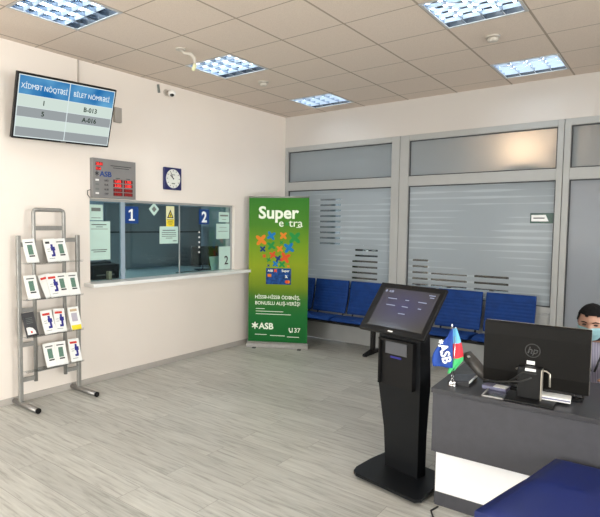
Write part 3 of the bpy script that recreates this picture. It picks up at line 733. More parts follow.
# local x -> +y (0..0.58), local -y -> into the room
rk = r
for x in (0, RW):
    MB().box((x, 0, .77), (.036, .032, 1.50), bev=.005).build('outer_post', steel_m, rk)
    b = MB(); b.tube([(x, .128, .028), (x, -.285, .028)], .024, 16); b.build('foot', mat('foot_steel', (.30, .29, .28), .4, metal=.8) if 'foot_steel' not in MATS else MATS['foot_steel'], rk)
    MB().tube([(x, -.285, .028), (x, -.300, .028)], .0245, 16).build('end_cap', black_m, rk)
b = MB(); b.tube([(.142, 0, .20), (.142, 0, 1.725), (.150, 0, 1.742), (.17, 0, 1.75), (.41, 0, 1.75), (.43, 0, 1.742), (.438, 0, 1.725), (.438, 0, .20)], .0175, 12); b.build('inner_frame', steel_m, rk)
for x0, x1, z in ((.142, .438, 1.585), (0, .142, 1.44), (.438, RW, 1.475), (0, .142, .86), (0, .142, .55), (0, .142, .235), (.438, RW, .235), (.142, .438, .30)):
    MB().box(((x0+x1)/2, 0, z), (x1-x0-.03, .016, .04), bev=.003).build('crossbar', steel_m, rk)
ROWZ = (1.275, .955, .625, .318)
clear_m = clearglass('clear_acrylic', (.95, .96, .96), .1)
plate_m = mat('rack_plate', (.40, .37, .34), .5, metal=.2)
for z in ROWZ:
    b = MB()
    b.box((RW/2, -.065, z+.0), (RW-.02, .085, .003)).box((RW/2, -.107, z+.008), (RW-.02, .003, .018))
    b.build('tray', clear_m, rk)
    MB().box((.29, .004, z+.09), (.262, .004, .22)).build('back_plate', plate_m, rk)
# leaflets: (local x, row, tilt, kind, label)
LEAF = [(.085, 0, .04, 'phone', 'white leaflet with a green phone picture, left end of the top rack row'),
        (.275, 0, .05, 'figure', 'white leaflet with a navy figure in the middle of the top rack row'),
        (.380, 0, .03, 'phone', 'white leaflet with a grey-green picture, right one of the top rack row'),
        (.085, 1, .03, 'phone', 'white leaflet with a green picture, left end of the second rack row'),
        (.262, 1, .18, 'fan', 'white leaflet fanned out to the left under others, second rack row'),
        (.300, 1, .06, 'redfigure', 'white leaflet with red heading on top of the fanned ones, second rack row'),
        (.385, 1, .03, 'phone', 'white leaflet right of the fanned leaflets in the second rack row'),
        (.490, 1, .0, 'phone', 'white leaflet at the right end of the second rack row'),
        (.070, 2, .05, 'dark', 'dark grey leaflet with a white curved shape in the third rack row'),
        (.235, 2, .04, 'redfigure', 'white leaflet with red heading next to the dark grey one, third rack row'),
        (.345, 2, -.06, 'redfigure', 'white leaflet with red heading right of its twin, third rack row'),
        (.500, 2, .0, 'yellow', 'pale leaflet with a yellow foot at the right end of the third rack row'),
        (.255, 3, .02, 'phone', 'white leaflet at the left of the bottom rack row'),
        (.350, 3, -.04, 'phone', 'white leaflet in the middle of the bottom rack row'),
        (.500, 3, -.03, 'redfigure', 'white leaflet with navy figure at the right end of the bottom rack row')]
dkleaf_m = mat('leaflet_dark', (.045, .045, .05), .5)
vio = mat('leaflet_lilac', (.45, .42, .50), .6)
for i, (x, row, tl, kind, lab) in enumerate(LEAF):
    z = ROWZ[row] + .004
    M = Matrix.Translation((.13, RY, 0)) @ Matrix.Rotation(LW, 4, 'Z') @ Matrix.Translation((x, -.082 - .0085*(i % 2) + (.016 if kind == 'fan' else 0), z)) @ Matrix.Rotation(-.26, 4, 'X') @ Matrix.Rotation(-tl, 4, 'Y')
    L_ = thing('leaflet', lab, 'leaflet', group='leaflets in the brochure rack'); L_.matrix_world = M
    w, h = .112, .218
    def bent(u, v, wd):     # the sheet bows slightly forward at its foot
        return Vector((u, wd - .018*(1-v/h)**2, v))
    def strip(b, x0, x1, z0, z1, y0, y1, n=6):
        for k in range(n):
            a, c = z0+(z1-z0)*k/n, z0+(z1-z0)*(k+1)/n
            vs = [b.bm.verts.new(bent(*q)) for q in ((x0, a, y0), (x1, a, y0), (x1, c, y0), (x0, c, y0), (x0, a, y1), (x1, a, y1), (x1, c, y1), (x0, c, y1))]
            for q in ((0, 1, 2, 3), (7, 6, 5, 4), (0, 4, 5, 1), (3, 2, 6, 7), (1, 5, 6, 2), (0, 3, 7, 4)):
                if (q == (0, 4, 5, 1) and k) or (q == (3, 2, 6, 7) and k < n-1): continue
                f = b.bm.faces.new([vs[t_] for t_ in q]); f.material_index = b.mi
    b = MB(); strip(b, -w/2, w/2, 0, h, 0, .004); b.build('sheet', {'dark': dkleaf_m, 'yellow': paper_m}.get(kind, paper_m), L_)
    if kind in ('phone',):
        b = MB(); strip(b, -.036, .036, .182, .191, -.001, 0, 1); b.build('heading', ink_m, L_)
        b = MB(); strip(b, -.022, .024, .075, .165, -.001, 0, 4); b.build('phone_picture', greenphone_m, L_)
        b = MB(); strip(b, -.022, .030, .055, .068, -.001, 0, 1); b.build('caption', ink_m, L_)
    elif kind in ('figure', 'redfigure', 'fan'):
        b = MB(); strip(b, -.042 if kind != 'figure' else -.04, .03 if kind != 'figure' else 0, .172, .192, -.001, 0, 1); b.build('heading', red_m if kind != 'figure' else ink_m, L_)
        if kind != 'fan':
            b = MB(); strip(b, .005, .026, .135, .165, -.001, 0, 2); strip(b, .0, .042, .105, .14, -.0012, 0, 2); strip(b, .012, .032, .06, .11, -.0014, 0, 2); strip(b, -.005, .03, .05, .07, -.0016, 0, 1); b.build('figure_picture', navy_m, L_)
            b = MB(); strip(b, -.036, -.008, .10, .104, -.001, 0, 1); strip(b, -.036, -.008, .12, .124, -.001, 0, 1); strip(b, -.036, .02, .03, .034, -.001, 0, 1); b.build('printed_lines', inkg_m, L_)
    elif kind == 'dark':
        b = MB()
        for q in (.165, .15, .135, .12): strip(b, -.03, .03, q, q+.004, -.001, 0, 1)
        b.build('printed_lines', inkg_m, L_)
        b = MB(); b.prism([(-.042, .02), (.036, .02), (.032, .05), (.015, .075), (-.015, .088), (-.042, .085)], lambda u, v, wd: bent(u, v, wd), -.0015, -.0003); b.build('white_shape', paper_m, L_)
        b = MB(); strip(b, -.01, .005, .03, .05, -.003, -.0015, 1); b.build('red_mark', red_m, L_)
    elif kind == 'yellow':
        b = MB(); strip(b, -.036, .036, .175, .198, -.001, 0, 1); b.build('heading', toner_m, L_)
        b = MB(); strip(b, -.03, .03, .08, .16, -.001, 0, 2); b.build('lilac_field', vio, L_)
        b = MB(); strip(b, -.05, .05, .0, .045, -.001, 0, 3); b.build('yellow_foot', yellow_m, L_)

# ------------------------------------------------------------------ waiting benches
def seat_profile(kind):
    """closed outline in (y,z): a padded shell with shallow transverse channels"""
    pts_t, pts_b = [], []
    if kind == 'back': A, B, th = Vector((-.16, .45)), Vector((-.055, .885)), .035; N = 72; rib = 9
    else: A, B, th = Vector((-.60, .425)), Vector((-.17, .405)), .055; N = 40; rib = 0
    d = (B-A); n = Vector((-d.y, d.x)).normalized()
    if kind == 'seat': pass
    for k in range(N+1):
        t_ = k/N; p = A + d*t_
        edge = (1-abs(2*t_-1)**8)
        bump = .006*abs(math.sin(PI*rib*t_/ .8)) if (rib and t_ < .8) else (.006 if rib else 0)
        bow = (-.012*math.sin(PI*t_)) if kind == 'back' else (.010*math.sin(PI*t_))
        nn = n
        pts_t.append(p + nn*(th*.5*edge + bump + bow)); pts_b.append(p - nn*(th*.5*edge) + nn*bow)
    return [(q.x, q.y) for q in pts_t] + [(q.x, q.y) for q in pts_b[::-1]]
def pad(kind, w):
    prof = seat_profile(kind); c = Vector((sum(p[0] for p in prof)/len(prof), sum(p[1] for p in prof)/len(prof)))
    b = MB(); secs = []
    for x, s in ((-w/2, .75), (-w/2+.006, .92), (-w/2+.02, 1.), (w/2-.02, 1.), (w/2-.006, .92), (w/2, .75)):
        # shrink only thickness-wise near the ends: pull towards the mid line
        n = len(prof); ring = []
        for k, (y, z) in enumerate(prof):
            o = prof[n-1-k]; my, mz = (y+o[0])/2, (z+o[1])/2
            ring.append(b.bm.verts.new((x, my+(y-my)*s, mz+(z-mz)*s)))
        secs.append(ring)
    for a, c2 in zip(secs, secs[1:]):
        for k in range(len(a)):
            f = b.bm.faces.new((a[k], a[(k+1) % len(a)], c2[(k+1) % len(a)], c2[k])); f.smooth = True
    for q, rev in ((secs[0], 1), (secs[-1], 0)):
        n = len(q)
        for k in range(n//2-1):
            vs = [q[k], q[k+1], q[n-2-k], q[n-1-k]]
            b.bm.faces.new(vs if not rev else vs[::-1])
    return b
def bench(cx, pitch, legs, label):
    r = thing('waiting_bench', label, 'waiting bench', (cx, 0, 0), group='waiting benches')
    for k in (-1, 0, 1):
        for nm in ('seat', 'back'):
            pad(nm, .515).build('seat_cushion' if nm == 'seat' else 'backrest', blue_m, r, (k*pitch, 0, 0))
        b = MB()
        b.box((k*pitch, -.10, .66), (.44, .012, .40), rot=Matrix.Rotation(-.22, 3, 'X')).box((k*pitch, -.38, .385), (.42, .36, .012))
        for q in (-1, 1): b.tube([(k*pitch+q*.20, -.50, .378), (k*pitch+q*.20, -.14, .375), (k*pitch+q*.20, -.09, .50), (k*pitch+q*.20, -.055, .80)], .011, 8)
        b.build('seat_bracket', black_m, r)
    MB().box((0, -.30, .345), (2*pitch+.50, .07, .045), bev=.006).build('beam', black_m, r)
    for q in (-1, 1): MB().box((q*(pitch+.253), -.30, .345), (.006, .06, .038)).build('beam_cap', white_m, r)
    for lx in legs:
        b = MB(); b.box((lx-cx, -.27, .19), (.055, .055, .32), bev=.008)
        b.prism([(-.50, 0.004), (-.49, .028), (-.30, .055), (-.24, .055), (-.05, .028), (-.035, .004)], fyz, lx-cx-.028, lx-cx+.028)
        b.build('leg', black_m, r)
        MB().tube([(lx-cx, -.48, 0), (lx-cx, -.48, .014)], .028, 14).build('foot_pad', dark_m, r)
bench(.885, .548, (.28, 1.615), 'blue three-seat bench half behind the green banner')
bench(2.62, .555, (2.22, 3.20), 'blue three-seat bench behind the kiosk and the desk monitor')

# ------------------------------------------------------------------ kiosk
KA = -.22
r = thing('self_service_kiosk', 'black floor-standing touch kiosk with a slanted screen', 'kiosk', (3.265, -3.21, 0), (0, 0, KA))
b = MB()
outline = [(-.140, -.265), (.29, -.250), (.312, -.215), (.245, .12), (.20, .17), (-.20, .17), (-.225, .14), (-.222, -.02), (-.200, -.19), (-.175, -.245)]
b.prism(outline, fxy, .025, .045); b.build('base_plate', blackg_m, r)
for x, y in ((-.15, -.19), (.22, -.17), (-.18, .12), (.17, .12)): MB().tube([(x, y, 0), (x, y, .026)], .022, 14).build('levelling_foot', dark_m, r)
b = MB()
# column : wide shoulders above the middle, slimmer foot
LV = [(.045, -.098, .150, -.02, .065), (.30, -.115, .150, -.022, .068), (.52, -.150, .156, -.028, .075), (.62, -.160, .160, -.035, .08), (.93, -.160, .152, -.035, .07), (1.0, -.145, .140, -.01, .06)]
rings = [[b.bm.verts.new(q) for q in ((xl, y0, z), (xr, y0, z), (xr, y1, z), (xl, y1, z))] for z, xl, xr, y0, y1 in LV]
for a, c in zip(rings, rings[1:]):
    for k in range(4): b.bm.faces.new((a[k], a[(k+1) % 4], c[(k+1) % 4], c[k]))
b.bm.faces.new(rings[0][::-1]); b.bm.faces.new(rings[-1])
b.build('column', blackg_m, r)
b = MB()
b.box((-.008, -.052, .900), (.262, .036, .014)).box((-.133, -.052, .755), (.010, .036, .30)).box((.118, -.054, .755), (.020, .040, .30)).box((-.008, -.040, .75), (.24, .012, .30))
b.build('printer_hood', black_m, r)
MB().box((-.015, -.048, .850), (.165, .006, .085), bev=.002).build('receipt_window', mat('smoked_window', (.09, .095, .11), .25), r)
MB().box((-.015, -.048, .790), (.08, .006, .012)).build('card_slot', navy_m, r)
# head
hd = bpy.data.objects.new('screen_head', None)
hb = MB(); hb.box((0, .012, 0), (.500, .024, .372), bev=.004).box((0, .035, 0), (.40, .03, .26), bev=.008)
hd = hb.build('screen_head', black_m, r); hd.location = (-.010, -.012, 1.101); hd.rotation_euler = (-.678, 0, -.016)
MB().box((.012, -.0015, .0), (.412, .003, .290)).build('touch_screen', kscr_m, hd)
put_text('ASB', .022, (-.135, -.0035, .122), kiosk_text, hd, bold=.02)
b = MB(); flower(b, -.175, .122, .010, -.0045, -.003, 6, PI/6); b.build('emblem', kiosk_text, hd)
b = MB()
for x, z, w in ((.175, .124, .045), (.18, .108, .03), (-.10, .068, .07), (.015, .068, .028), (.13, .066, .06), (-.09, .018, .07), (.02, .018, .045), (.13, .018, .024), (.02, -.035, .05)):
    b.box((x, -.0035, z), (w, .001, .006))
b.build('menu_lines', kiosk_text, hd)
MB().box((.0, -.001, -.168), (.036, .002, .008)).build('maker_badge', signwhite_m, hd)
MB().tube([(.0, .001, .17), (.0, -.002, .17)], .004, 10).build('webcam', lensm, hd)
MB().box((0, .045, .96), (.22, .10, .12)).build('neck', blackg_m, r)

# ------------------------------------------------------------------ reception desk
DA = .046
r = thing('reception_desk', 'dark graphite reception desk with a white lower panel', 'desk', (3.550, -3.430, 0), (0, 0, DA))
DL, DD = 2.05, .70
MB().box((DL/2-.005, DD/2, .686), (DL+.01, DD+.015, .028), bev=.002).build('desk_top', desktop_m, r)
MB().box((DL/2, .015, .499), (DL, .03, .345)).build('upper_front_panel', desk_m, r)
MB().box((DL/2+.01, .038, .20), (DL-.02, .018, .25)).build('white_front_panel', deskw_m, r)
MB().box((DL/2+.01, .034, .04), (DL-.02, .02, .08)).build('plinth', desk_m, r)
for x in (.025, DL-.03): MB().box((x, DD/2+.02, .336), (.03, DD-.05, .672)).build('side_panel', desk_m, r)

def desk_pt(x, y, z=.700): return (x, y, z)
# monitor
r = thing('desk_monitor', 'black monitor seen from behind on the reception desk', 'monitor', (4.035, -3.225, .7005), (0, 0, DA))
mb = MB(); mb.prism([(0, .055), (0, .402), (-.012, .404), (-.030, .396), (-.040, .33), (-.040, .13), (-.030, .062), (-.012, .055)], fyz, -.257, .257)
mb.build('back_shell', mat('monitor_black', (.007, .0065, .006), .5, spec=.12), r)
MB().box((0, .004, .2285), (.516, .012, .35), bev=.004).build('bezel', silver_m, r)
hx, hz = -.008, .262
b = MB(); N = 40
for rad, wd in ((.036, .0022),):
    for k in range(N):
        a0, a1 = 2*PI*k/N, 2*PI*(k+1)/N
        for q in (0,): b.quad(*[(hx+rr*math.cos(a), -.0412, hz+rr*math.sin(a)) for rr, a in ((rad-wd, a0), (rad+wd, a0), (rad+wd, a1), (rad-wd, a1))])
b.build('emblem_ring', mat('badge_grey', (.035, .035, .035), .3, metal=.3), r)
put_text('hp', .052, (hx, -.0408, hz+.002), MATS['badge_grey'], r, 'emblem_letters', bold=.012, shear=.25)
MB().box((-.015, -.0415, .195), (.040, .002, .020)).build('sticker', signwhite_m, r)
b = MB(); b.tube([(-.085, -.045, .150), (-.07, -.052, .162), (.065, -.052, .162), (.080, -.052, .150), (.082, -.050, .080)], .005, 8); b.build('cable_loop_trim', silver_m, r)
b = MB(); b.box((-.012, -.075, .095), (.115, .055, .17), bev=.006); b.build('stand_column', black_m, r)
MB().box((.047, -.078, .09), (.005, .058, .172)).build('stand_edge', silver_m, r)
MB().box((.0, -.085, .006), (.235, .19, .012), bev=.004).build('stand_base', black_m, r)
b = MB(); b.tube([(-.14, -.055, .06), (-.09, -.085, .10), (-.04, -.11, .155), (.02, -.1, .15), (.04, -.085, .16)], .006, 8).tube([(-.25, -.06, .05), (-.15, -.08, .075), (-.05, -.11, .10), (0, -.11, .13)], .005, 8); b.build('cables', cable_m, r)
MB().box((-.005, -.108, .172), (.05, .02, .012)).build('plug', signwhite_m, r)

# keyboard
r = thing('keyboard', 'black keyboard lying behind the monitor stand', 'keyboard', (4.02, -3.10, .7005), (0, 0, DA))
MB().prism([(-.08, .002), (.08, .002), (.08, .028), (-.08, .016)], fyz, -.235, .235).build('case', black_m, r)
b = MB()
for i in range(15):
    for j in range(5): b.box((-.217+.031*i, -.062+.031*j, .022+.0022*j+.004), (.026, .026, .008), bev=.002, seg=1)
b.build('keys', dark_m, r)
r = thing('paper_stack', 'thin stack of printed papers right of the monitor stand', 'papers', (4.145, -3.245, .7130), (0, 0, DA+.05))
MB().box((0, 0, .011), (.14, .085, .022), bev=.001).build('sheets', paper_m, r); MB().box((0, -.044, .011), (.138, .003, .007)).build('coloured_band', purple_m, r)
r = thing('paper_stack', 'small stack of papers left of the monitor stand', 'papers', (3.838, -3.215, .7005), (0, 0, DA-.1))
MB().box((0, 0, .010), (.13, .09, .020), bev=.001).build('sheets', purple_m, r); MB().box((.03, -.01, .021), (.07, .06, .003)).build('top_sheet', paper_m, r)
r = thing('glass_plate', 'small clear plate with a pale rim on the desk left of the monitor stand', 'plate', (3.862, -3.325, .7005), (0, 0, DA))
MB().box((0, 0, .003), (.105, .15, .005)).build('plate', clear_m, r)
b = MB(); b.box((0, -.075, .004), (.105, .005, .008)).box((-.0525, 0, .004), (.005, .15, .008)); b.build('rim', mat('rim_grey', (.35, .34, .33), .3), r)
# cordless phone
r = thing('desk_phone', 'dark grey desk phone with its handset upright, left of the monitor', 'telephone', (3.700, -3.155, .7005), (0, 0, .05))
MB().prism([(-.12, 0), (.0, 0), (.0, .030), (-.12, .012)], fxz, -.13, .06).build('base', dark_m, r)
MB().prism([(-.118, .0125), (-.002, .030), (-.002, .033), (-.118, .0155)], fxz, -.125, .055).build('display_panel', mat('phone_panel', (.03, .03, .045), .25), r)
MB().prism([(.0, .020), (.004, .020), (.004, .032), (.0, .032)], fxz, -.13, .06).build('white_edge', signwhite_m, r)
b = MB(); b.tube([(-.070, .035, .142), (-.055, .03, .145), (-.015, .02, .112), (.035, .0, .068), (.075, -.010, .034)], [.020, .036, .035, .034, .026], 14); b.build('handset', mat('handset_grey', (.065, .06, .056), .4), r)
MB().sphere((-.036, -.008, .150), (.010, .008, .007), 10).build('earpiece_glint', signwhite_m, r)
b = MB(); b.tube([(.085, .015, .03), (.10, .03, .012), (.075, .05, .010), (.06, .09, .012)], .004, 8); b.build('cord', cable_m, r)

# flags
r = thing('desk_flags', 'pair of small flags on a stand at the left corner of the desk', 'flags', (3.622, -3.318, .7005), (0, 0, .62))
b = MB(); b.tube([(0, 0, 0), (0, 0, .008), (0, 0, .012)], [.026, .024, .01], 20).tube([(-.012, 0, .01), (.012, 0, .02), (.022, .0, .010)], .006, 8).tube([(-.02, .0, .006), (-.005, 0, .028)], .007, 8); b.build('base', chrome_m, r)
pl = MB().tube([(-.004, 0, .01), (-.012, 0, .355)], .0028, 8).build('pole', chrome_m, r)
pr_ = MB().tube([(.004, 0, .01), (.012, .01, .335)], .0028, 8).build('pole', chrome_m, r)
for q, p_ in ((-.012, pl), (.012, pr_)): MB().sphere((q, 0 if q < 0 else .01, .357 if q < 0 else .337), (.005, .005, .009), 8).build('finial', signwhite_m, p_)
def cloth(cols, rows, fn, th=.0015):
    b = MB(); g = [[None]*(cols+1) for _ in range(rows+1)]
    for j in range(rows+1):
        for i in range(cols+1): g[j][i] = b.bm.verts.new(fn(i/cols, j/rows))
    for j in range(rows):
        for i in range(cols):
            f = b.bm.faces.new((g[j][i], g[j][i+1], g[j+1][i+1], g[j+1][i])); f.smooth = True
            f.material_index = int(3*(j+.5)/rows) if cols == 8 else 0
    return b
def lerp2(q, u, v):   # bilinear patch: q = TL, TR, BR, BL
    a = [q[0][k]+(q[1][k]-q[0][k])*u for k in (0, 1)]; c = [q[3][k]+(q[2][k]-q[3][k])*u for k in (0, 1)]
    return a[0]+(c[0]-a[0])*v, a[1]+(c[1]-a[1])*v
def bf1(u, v):
    x, z = lerp2([(-.045, .285), (-.008, .345), (-.002, .105), (-.105, .115)], u, v)
    x -= .055*math.sin(PI*min(v*.9, 1))*(1-u)*.7
    return Vector((x, -.006-.010*math.sin(u*7+v*2)*u*(1-u)*4, z))
fl = cloth(12, 14, bf1).build('bank_flag', flagblue_m, r)
s_ = fl.modifiers.new('t', 'SOLIDIFY'); s_.thickness = .0012
def bf2(u, v):
    q = [(-.004, .33), (.016, .32), (.04, .145), (-.03, .06)]
    if v < .33: x0, x1, z0, z1 = -.006+.0*v, .014+.03*v, .33-.27*v, .325-.25*v
    x0 = -.004 - .004*v + (-.022 if v > .7 else 0)*(v-.7)/.3; x1 = .014 + .05*math.sin(min(1, v*1.25)*PI*.55) - (.055*(v-.75)/.25 if v > .75 else 0)
    z = .332 - .262*v
    return Vector((x0+(x1-x0)*u, .004+.010*math.sin(u*6+v*3), z + .012*u))
fl2 = cloth(8, 24, bf2).build('national_flag', [azblue_m, azred_m, azgreen_m], r)
s_ = fl2.modifiers.new('t', 'SOLIDIFY'); s_.thickness = .0012
put_text('ASB', .072, (-.052, -.019, .195), signwhite_m, r, bold=.025, rot=(0, 1.30, 0), sx=.95)
b = MB(); flower(b, -.078, .262, .016, -.019, -.0175, 6, .3); b.build('flag_emblem', signwhite_m, r)

# ------------------------------------------------------------------ blue upholstered bench in front of the desk
r = thing('upholstered_bench', 'dark blue padded bench in front of the reception desk', 'bench', (4.10, -3.80, 0))
def bp(u, v):           # u 0..1 left-right, v 0..1 far-near
    far = Vector((4.188, -3.440)), Vector((4.95, -3.415)); mid = Vector((4.122, -3.775)), Vector((4.93, -3.768)); near = Vector((3.982, -4.075)), Vector((4.90, -4.11))
    if v < .5: A, B, t_ = far, mid, v*2
    else: A, B, t_ = mid, near, v*2-1
    p0 = A[0].lerp(B[0], t_); p1 = A[1].lerp(B[1], t_); return p0.lerp(p1, u)
b = MB(); NU, NV = 16, 24; g = []
for j in range(NV+1):
    v = j/NV; z = .48 if v <= .5 else .48 - .075*((v-.5)*2)**1.1
    rowv = []
    for i in range(NU+1):
        u = i/NU; p = bp(u, v); e = min(1, min(u, 1-u)*14, min(v, 1-v)*18); rowv.append(Vector((p.x-4.10, p.y+3.80, z - .012*(1-e)**2)))
    g.append(rowv)
top = [[b.bm.verts.new(q) for q in rw] for rw in g]; bot = [[b.bm.verts.new(q-Vector((0, 0, .07))) for q in rw] for rw in g]
for j in range(NV):
    for i in range(NU):
        f = b.bm.faces.new((top[j][i], top[j][i+1], top[j+1][i+1], top[j+1][i])); f.smooth = True
        b.bm.faces.new((bot[j][i], bot[j+1][i], bot[j+1][i+1], bot[j][i+1]))
for i in range(NU):
    b.bm.faces.new((top[0][i], bot[0][i], bot[0][i+1], top[0][i+1])); b.bm.faces.new((top[NV][i], top[NV][i+1], bot[NV][i+1], bot[NV][i]))
for j in range(NV):
    b.bm.faces.new((top[j][0], top[j+1][0], bot[j+1][0], bot[j][0])); b.bm.faces.new((top[j][NU], bot[j][NU], bot[j+1][NU], top[j+1][NU]))
b.build('seat_cushion', deepblue_m, r)
for x, y in ((.32, .15), (.32, -.18), (.74, .18), (.74, -.2)): MB().tube([(x, y, 0), (x, y, .375)], .018, 12).build('leg', black_m, r)
MB().box((.53, 0, .368), (.5, .42, .03)).build('underframe', black_m, r)

# floor cable by the desk plinth
tag(MB().tube([(3.60, -3.43, .006), (3.585, -3.50, .006), (3.62, -3.56, .006), (3.70, -3.60, .006), (3.74, -3.72, .006)], .005, 8).build('floor_cable', cable_m), 'thin black cable on the floor at the foot of the desk', 'cable')

# ------------------------------------------------------------------ person behind the desk
P0 = Vector((4.22, -2.28, 0))
person = thing('person', 'person in a striped shirt and blue face mask sitting behind the desk monitor', 'person', P0)
def skin(vs, es, rad, root=0, sub=2, name='x'):
    me = bpy.data.meshes.new(name); me.from_pydata([Vector(v) for v in vs], es, []); o = bpy.data.objects.new(name, me); col.objects.link(o)
    o.modifiers.new('s', 'SKIN'); me.skin_vertices
    for i, q in enumerate(rad):
        me.skin_vertices[0].data[i].radius = (q, q) if isinstance(q, (int, float)) else q
        me.skin_vertices[0].data[i].use_root = (i == root)
    sb = o.modifiers.new('d', 'SUBSURF'); sb.levels = sub; sb.render_levels = sub
    res = bpy.data.meshes.new_from_object(o.evaluated_get(bpy.context.evaluated_depsgraph_get())); bpy.data.objects.remove(o); return res
# joints (local to P0; -y is towards the desk)
pel = (0, .22, .50); sp1 = (0, .16, .64); ch = (0, .05, .80); nk = (0, -.03, .90); nk2 = (-.008, -.09, .965)
vs = [pel, sp1, ch, nk, nk2]; es = [(0, 1), (1, 2), (2, 3), (3, 4)]; rad = [(.15, .11), (.14, .105), (.165, .11), (.065, .065), (.055, .058)]
def add(v, q, parent): vs.append(v); rad.append(q); es.append((parent, len(vs)-1)); return len(vs)-1
hands = []
for s in (-1, 1):
    sh = add((s*.18, .02, .835), .062, 2); el = add((s*.24, -.16, .66 if s < 0 else .665), .044, sh); wr = add((s*.14, -.40, .735), .028, el); pm = add((s*.125, -.455, .738), (.036, .018), wr)
    for k in range(4):
        bx_ = s*.125 + s*(.030-.020*k); ln = (.062, .074, .080, .070)[k]
        f1 = add((bx_, -.495, .745), .0088, pm); f2 = add((bx_, -.495-ln*.55, .752), .0082, f1); add((bx_, -.495-ln, .737), .0072, f2)
    t1 = add((s*.125-s*.042, -.455, .735), .010, pm); add((s*.125-s*.060, -.490, .733), .0085, t1)
for s in (-1, 1):
    hp_ = add((s*.10, .20, .49), .092, 0); kn = add((s*.13, -.22, .50), .062, hp_); an = add((s*.13, -.20, .10), .040, kn); ft = add((s*.14, -.33, .045), (.042, .030), an)
body = skin(vs, es, rad, 0, 2, 'body')
# head : shaped sphere, joined with the body mesh
hc = Vector((-.010, -.165, 1.030)); hrot = Matrix.Rotation(-.05, 4, 'Z') @ Matrix.Rotation(.16, 4, 'X')
def headshape(d):
    x, y, z = d
    w = .076*(1-.26*max(0, -z)**1.5); p = Vector((x*w, y*.093, z*(.104 if z > 0 else .112)))
    if y < 0:
        p.y += .010*max(0, -z)*(-y)                         # flatter lower face
        p.y -= .024*math.exp(-((x/.17)**2))*math.exp(-(((z+.20)/.17)**2))*(-y)     # nose
        p.y += .012*(math.exp(-(((x-.40)/.20)**2))+math.exp(-(((x+.40)/.20)**2)))*math.exp(-(((z-.04)/.13)**2))   # eye sockets
        p.y -= .005*math.exp(-(((z-.22)/.10)**2))*(-y)                 # brow
        p.y -= .006*math.exp(-((x/.30)**2))*math.exp(-(((z+.52)/.08)**2))  # lips
        p.y -= .010*math.exp(-((x/.30)**2))*math.exp(-(((z+.88)/.14)**2))  # chin
    return p
bm = bmesh.new(); bm.from_mesh(body)
hb = bmesh.new(); bmesh.ops.create_uvsphere(hb, u_segments=48, v_segments=36, radius=1)
HM = Matrix.Translation(hc) @ hrot
mp = {v: bm.verts.new(HM @ headshape(v.co.normalized())) for v in hb.verts}
for f in hb.faces: bm.faces.new([mp[v] for v in f.verts])
hb.free()
for s in (-1, 1):        # ears
    e = bmesh.new(); bmesh.ops.create_uvsphere(e, u_segments=12, v_segments=8, radius=1)
    mp = {v: bm.verts.new(HM @ Vector((s*.077+v.co.x*.008, .010+v.co.y*.017, -.012+v.co.z*.030))) for v in e.verts}
    for f in e.faces: bm.faces.new([mp[v] for v in f.verts])
    e.free()
for f in bm.faces: f.smooth = True
bm.to_mesh(body); bm.free(); body.materials.clear(); body.materials.append(skin_m)
o = bpy.data.objects.new('body', body); col.objects.link(o); o.parent = person
def headpart(name, m_, keep, push, th=None, seg=48):
    h = bmesh.new(); bmesh.ops.create_uvsphere(h, u_segments=seg, v_segments=seg*3//4, radius=1)
    dl = [v for v in h.verts if not keep(v.co)]; bmesh.ops.delete(h, geom=dl, context='VERTS')
    for v in h.verts: d = v.co.normalized(); v.co = HM @ (headshape(d) + d*push(d))
    for f in h.faces: f.smooth = True
    me = bpy.data.meshes.new(name); h.to_mesh(me); h.free(); me.materials.append(m_)
    q = bpy.data.objects.new(name, me); col.objects.link(q); q.parent = person
    if th: md = q.modifiers.new('t', 'SOLIDIFY'); md.thickness = th; md.offset = 1
    return q
headpart('hair', hair_m, lambda d: (d.z > .50 + .06*math.sin(d.x*9) if d.y < -.45 else (d.z > (.10 if d.y < -.05 else -.45))), lambda d: .003+.008*max(0, d.z)+.004*noise.noise(d*9), .005)
headpart('face_mask', mask_m, lambda d: d.y < -.12 and -1.0 < d.z < -.07 + .06*math.exp(-(d.x/.25)**2), lambda d: .007+.003*abs(math.sin(d.z*16)), .0015)
b = MB()
for s in (-1, 1): b.sphere(HM @ Vector((s*.031, -.0795, .003)), (.0135, .008, .0062), 14)
b.build('eyes', mat('eye_dark', (.05, .035, .03), .2), person)
b = MB()
for s in (-1, 1): b.tube([HM @ Vector((s*.014, -.094, .019)), HM @ Vector((s*.032, -.093, .026)), HM @ Vector((s*.050, -.078, .020))], [.0028, .0038, .0022], 8)
b.build('eyebrows', hair_m, person)
b = MB()
for s in (-1, 1): b.tube([HM @ Vector((s*.060, -.062, -.030)), HM @ Vector((s*.077, -.02, -.018)), HM @ Vector((s*.083, .012, -.008))], .0013, 6)
b.build('mask_straps', signwhite_m, person)
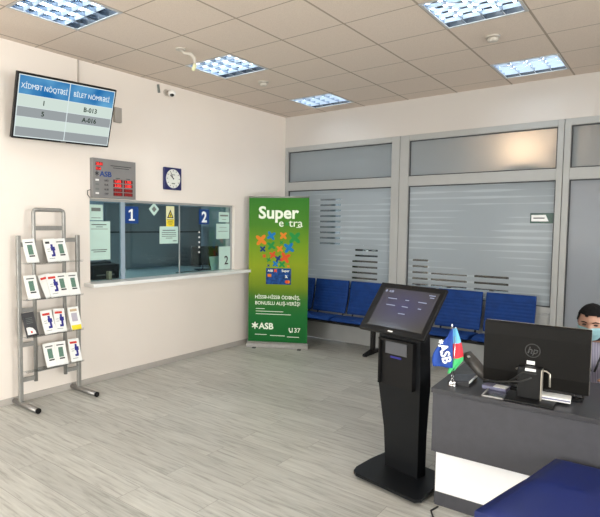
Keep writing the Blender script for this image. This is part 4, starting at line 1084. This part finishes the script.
# clothes
vs2 = [pel, sp1, ch, (0, -.03, .915)]; rad2 = [(.165, .125), (.155, .12), (.18, .125), (.074, .074)]; es2 = [(0, 1), (1, 2), (2, 3)]
for s in (-1, 1):
    n = len(vs2); vs2 += [(s*.18, .02, .835), (s*.24, -.16, .665), (s*.155, -.365, .733)]; rad2 += [.075, .055, .038]; es2 += [(2, n), (n, n+1), (n+1, n+2)]
me = skin(vs2, es2, rad2, 0, 2, 'shirt'); me.materials.clear(); me.materials.append(shirt_m)
for p_ in me.polygons: p_.use_smooth = True
o = bpy.data.objects.new('shirt', me); col.objects.link(o); o.parent = person
b = MB(); ring = []
for k in range(25):
    a = 2*PI*k/24; ring.append((.064*math.cos(a), -.05+.064*math.sin(a), .935+.020*math.sin(a)))
b.tube(ring, .014, 8, close=False); b.build('collar', mat('collar_dark', (.02, .02, .035), .8), person)
b = MB(); b.tube([(-.055, -.09, .89), (-.04, -.125, .80), (-.01, -.13, .70)], .007, 6).tube([(.055, -.09, .89), (.04, -.125, .80), (.01, -.13, .70)], .007, 6); b.build('lanyard', ink_m, person)
vs3 = [(0, .22, .50)]; rad3 = [(.165, .115)]; es3 = []
for s in (-1, 1):
    n = len(vs3); vs3 += [(s*.10, .20, .495), (s*.13, -.22, .505), (s*.13, -.20, .13)]; rad3 += [.102, .074, .055]; es3 += [(0, n), (n, n+1), (n+1, n+2)]
me = skin(vs3, es3, rad3, 0, 2, 'trousers'); me.materials.clear(); me.materials.append(trouser_m)
for p_ in me.polygons: p_.use_smooth = True
o = bpy.data.objects.new('trousers', me); col.objects.link(o); o.parent = person
for s in (-1, 1):
    b = MB(); b.box((s*.137, -.27, .04), (.095, .27, .078), bev=.03, seg=3); b.build('shoe', black_m, person)
# office chair
r = thing('office_chair', 'black office chair under the person behind the desk', 'chair', (4.22, -2.06, 0))
MB().box((0, 0, .355), (.48, .46, .07), bev=.025, seg=3).build('seat', trouser_m, r)
MB().box((0, .275, .62), (.44, .06, .42), bev=.025, seg=3, rot=Matrix.Rotation(-.10, 3, 'X')).build('backrest', trouser_m, r)
MB().box((0, .255, .40), (.06, .03, .16)).build('back_bar', black_m, r)
MB().tube([(0, 0, .08), (0, 0, .33)], .028, 14).build('gas_column', chrome_m, r)
for k in range(5):
    a = 2*PI*k/5+.3; lg = MB().tube([(0, 0, .09), (.27*math.cos(a), .27*math.sin(a), .065)], [.026, .016], 10).build('star_leg', black_m, r)
    MB().tube([(.27*math.cos(a)-.015, .27*math.sin(a), .028), (.27*math.cos(a)+.015, .27*math.sin(a), .028)], .028, 14).build('castor', black_m, lg)
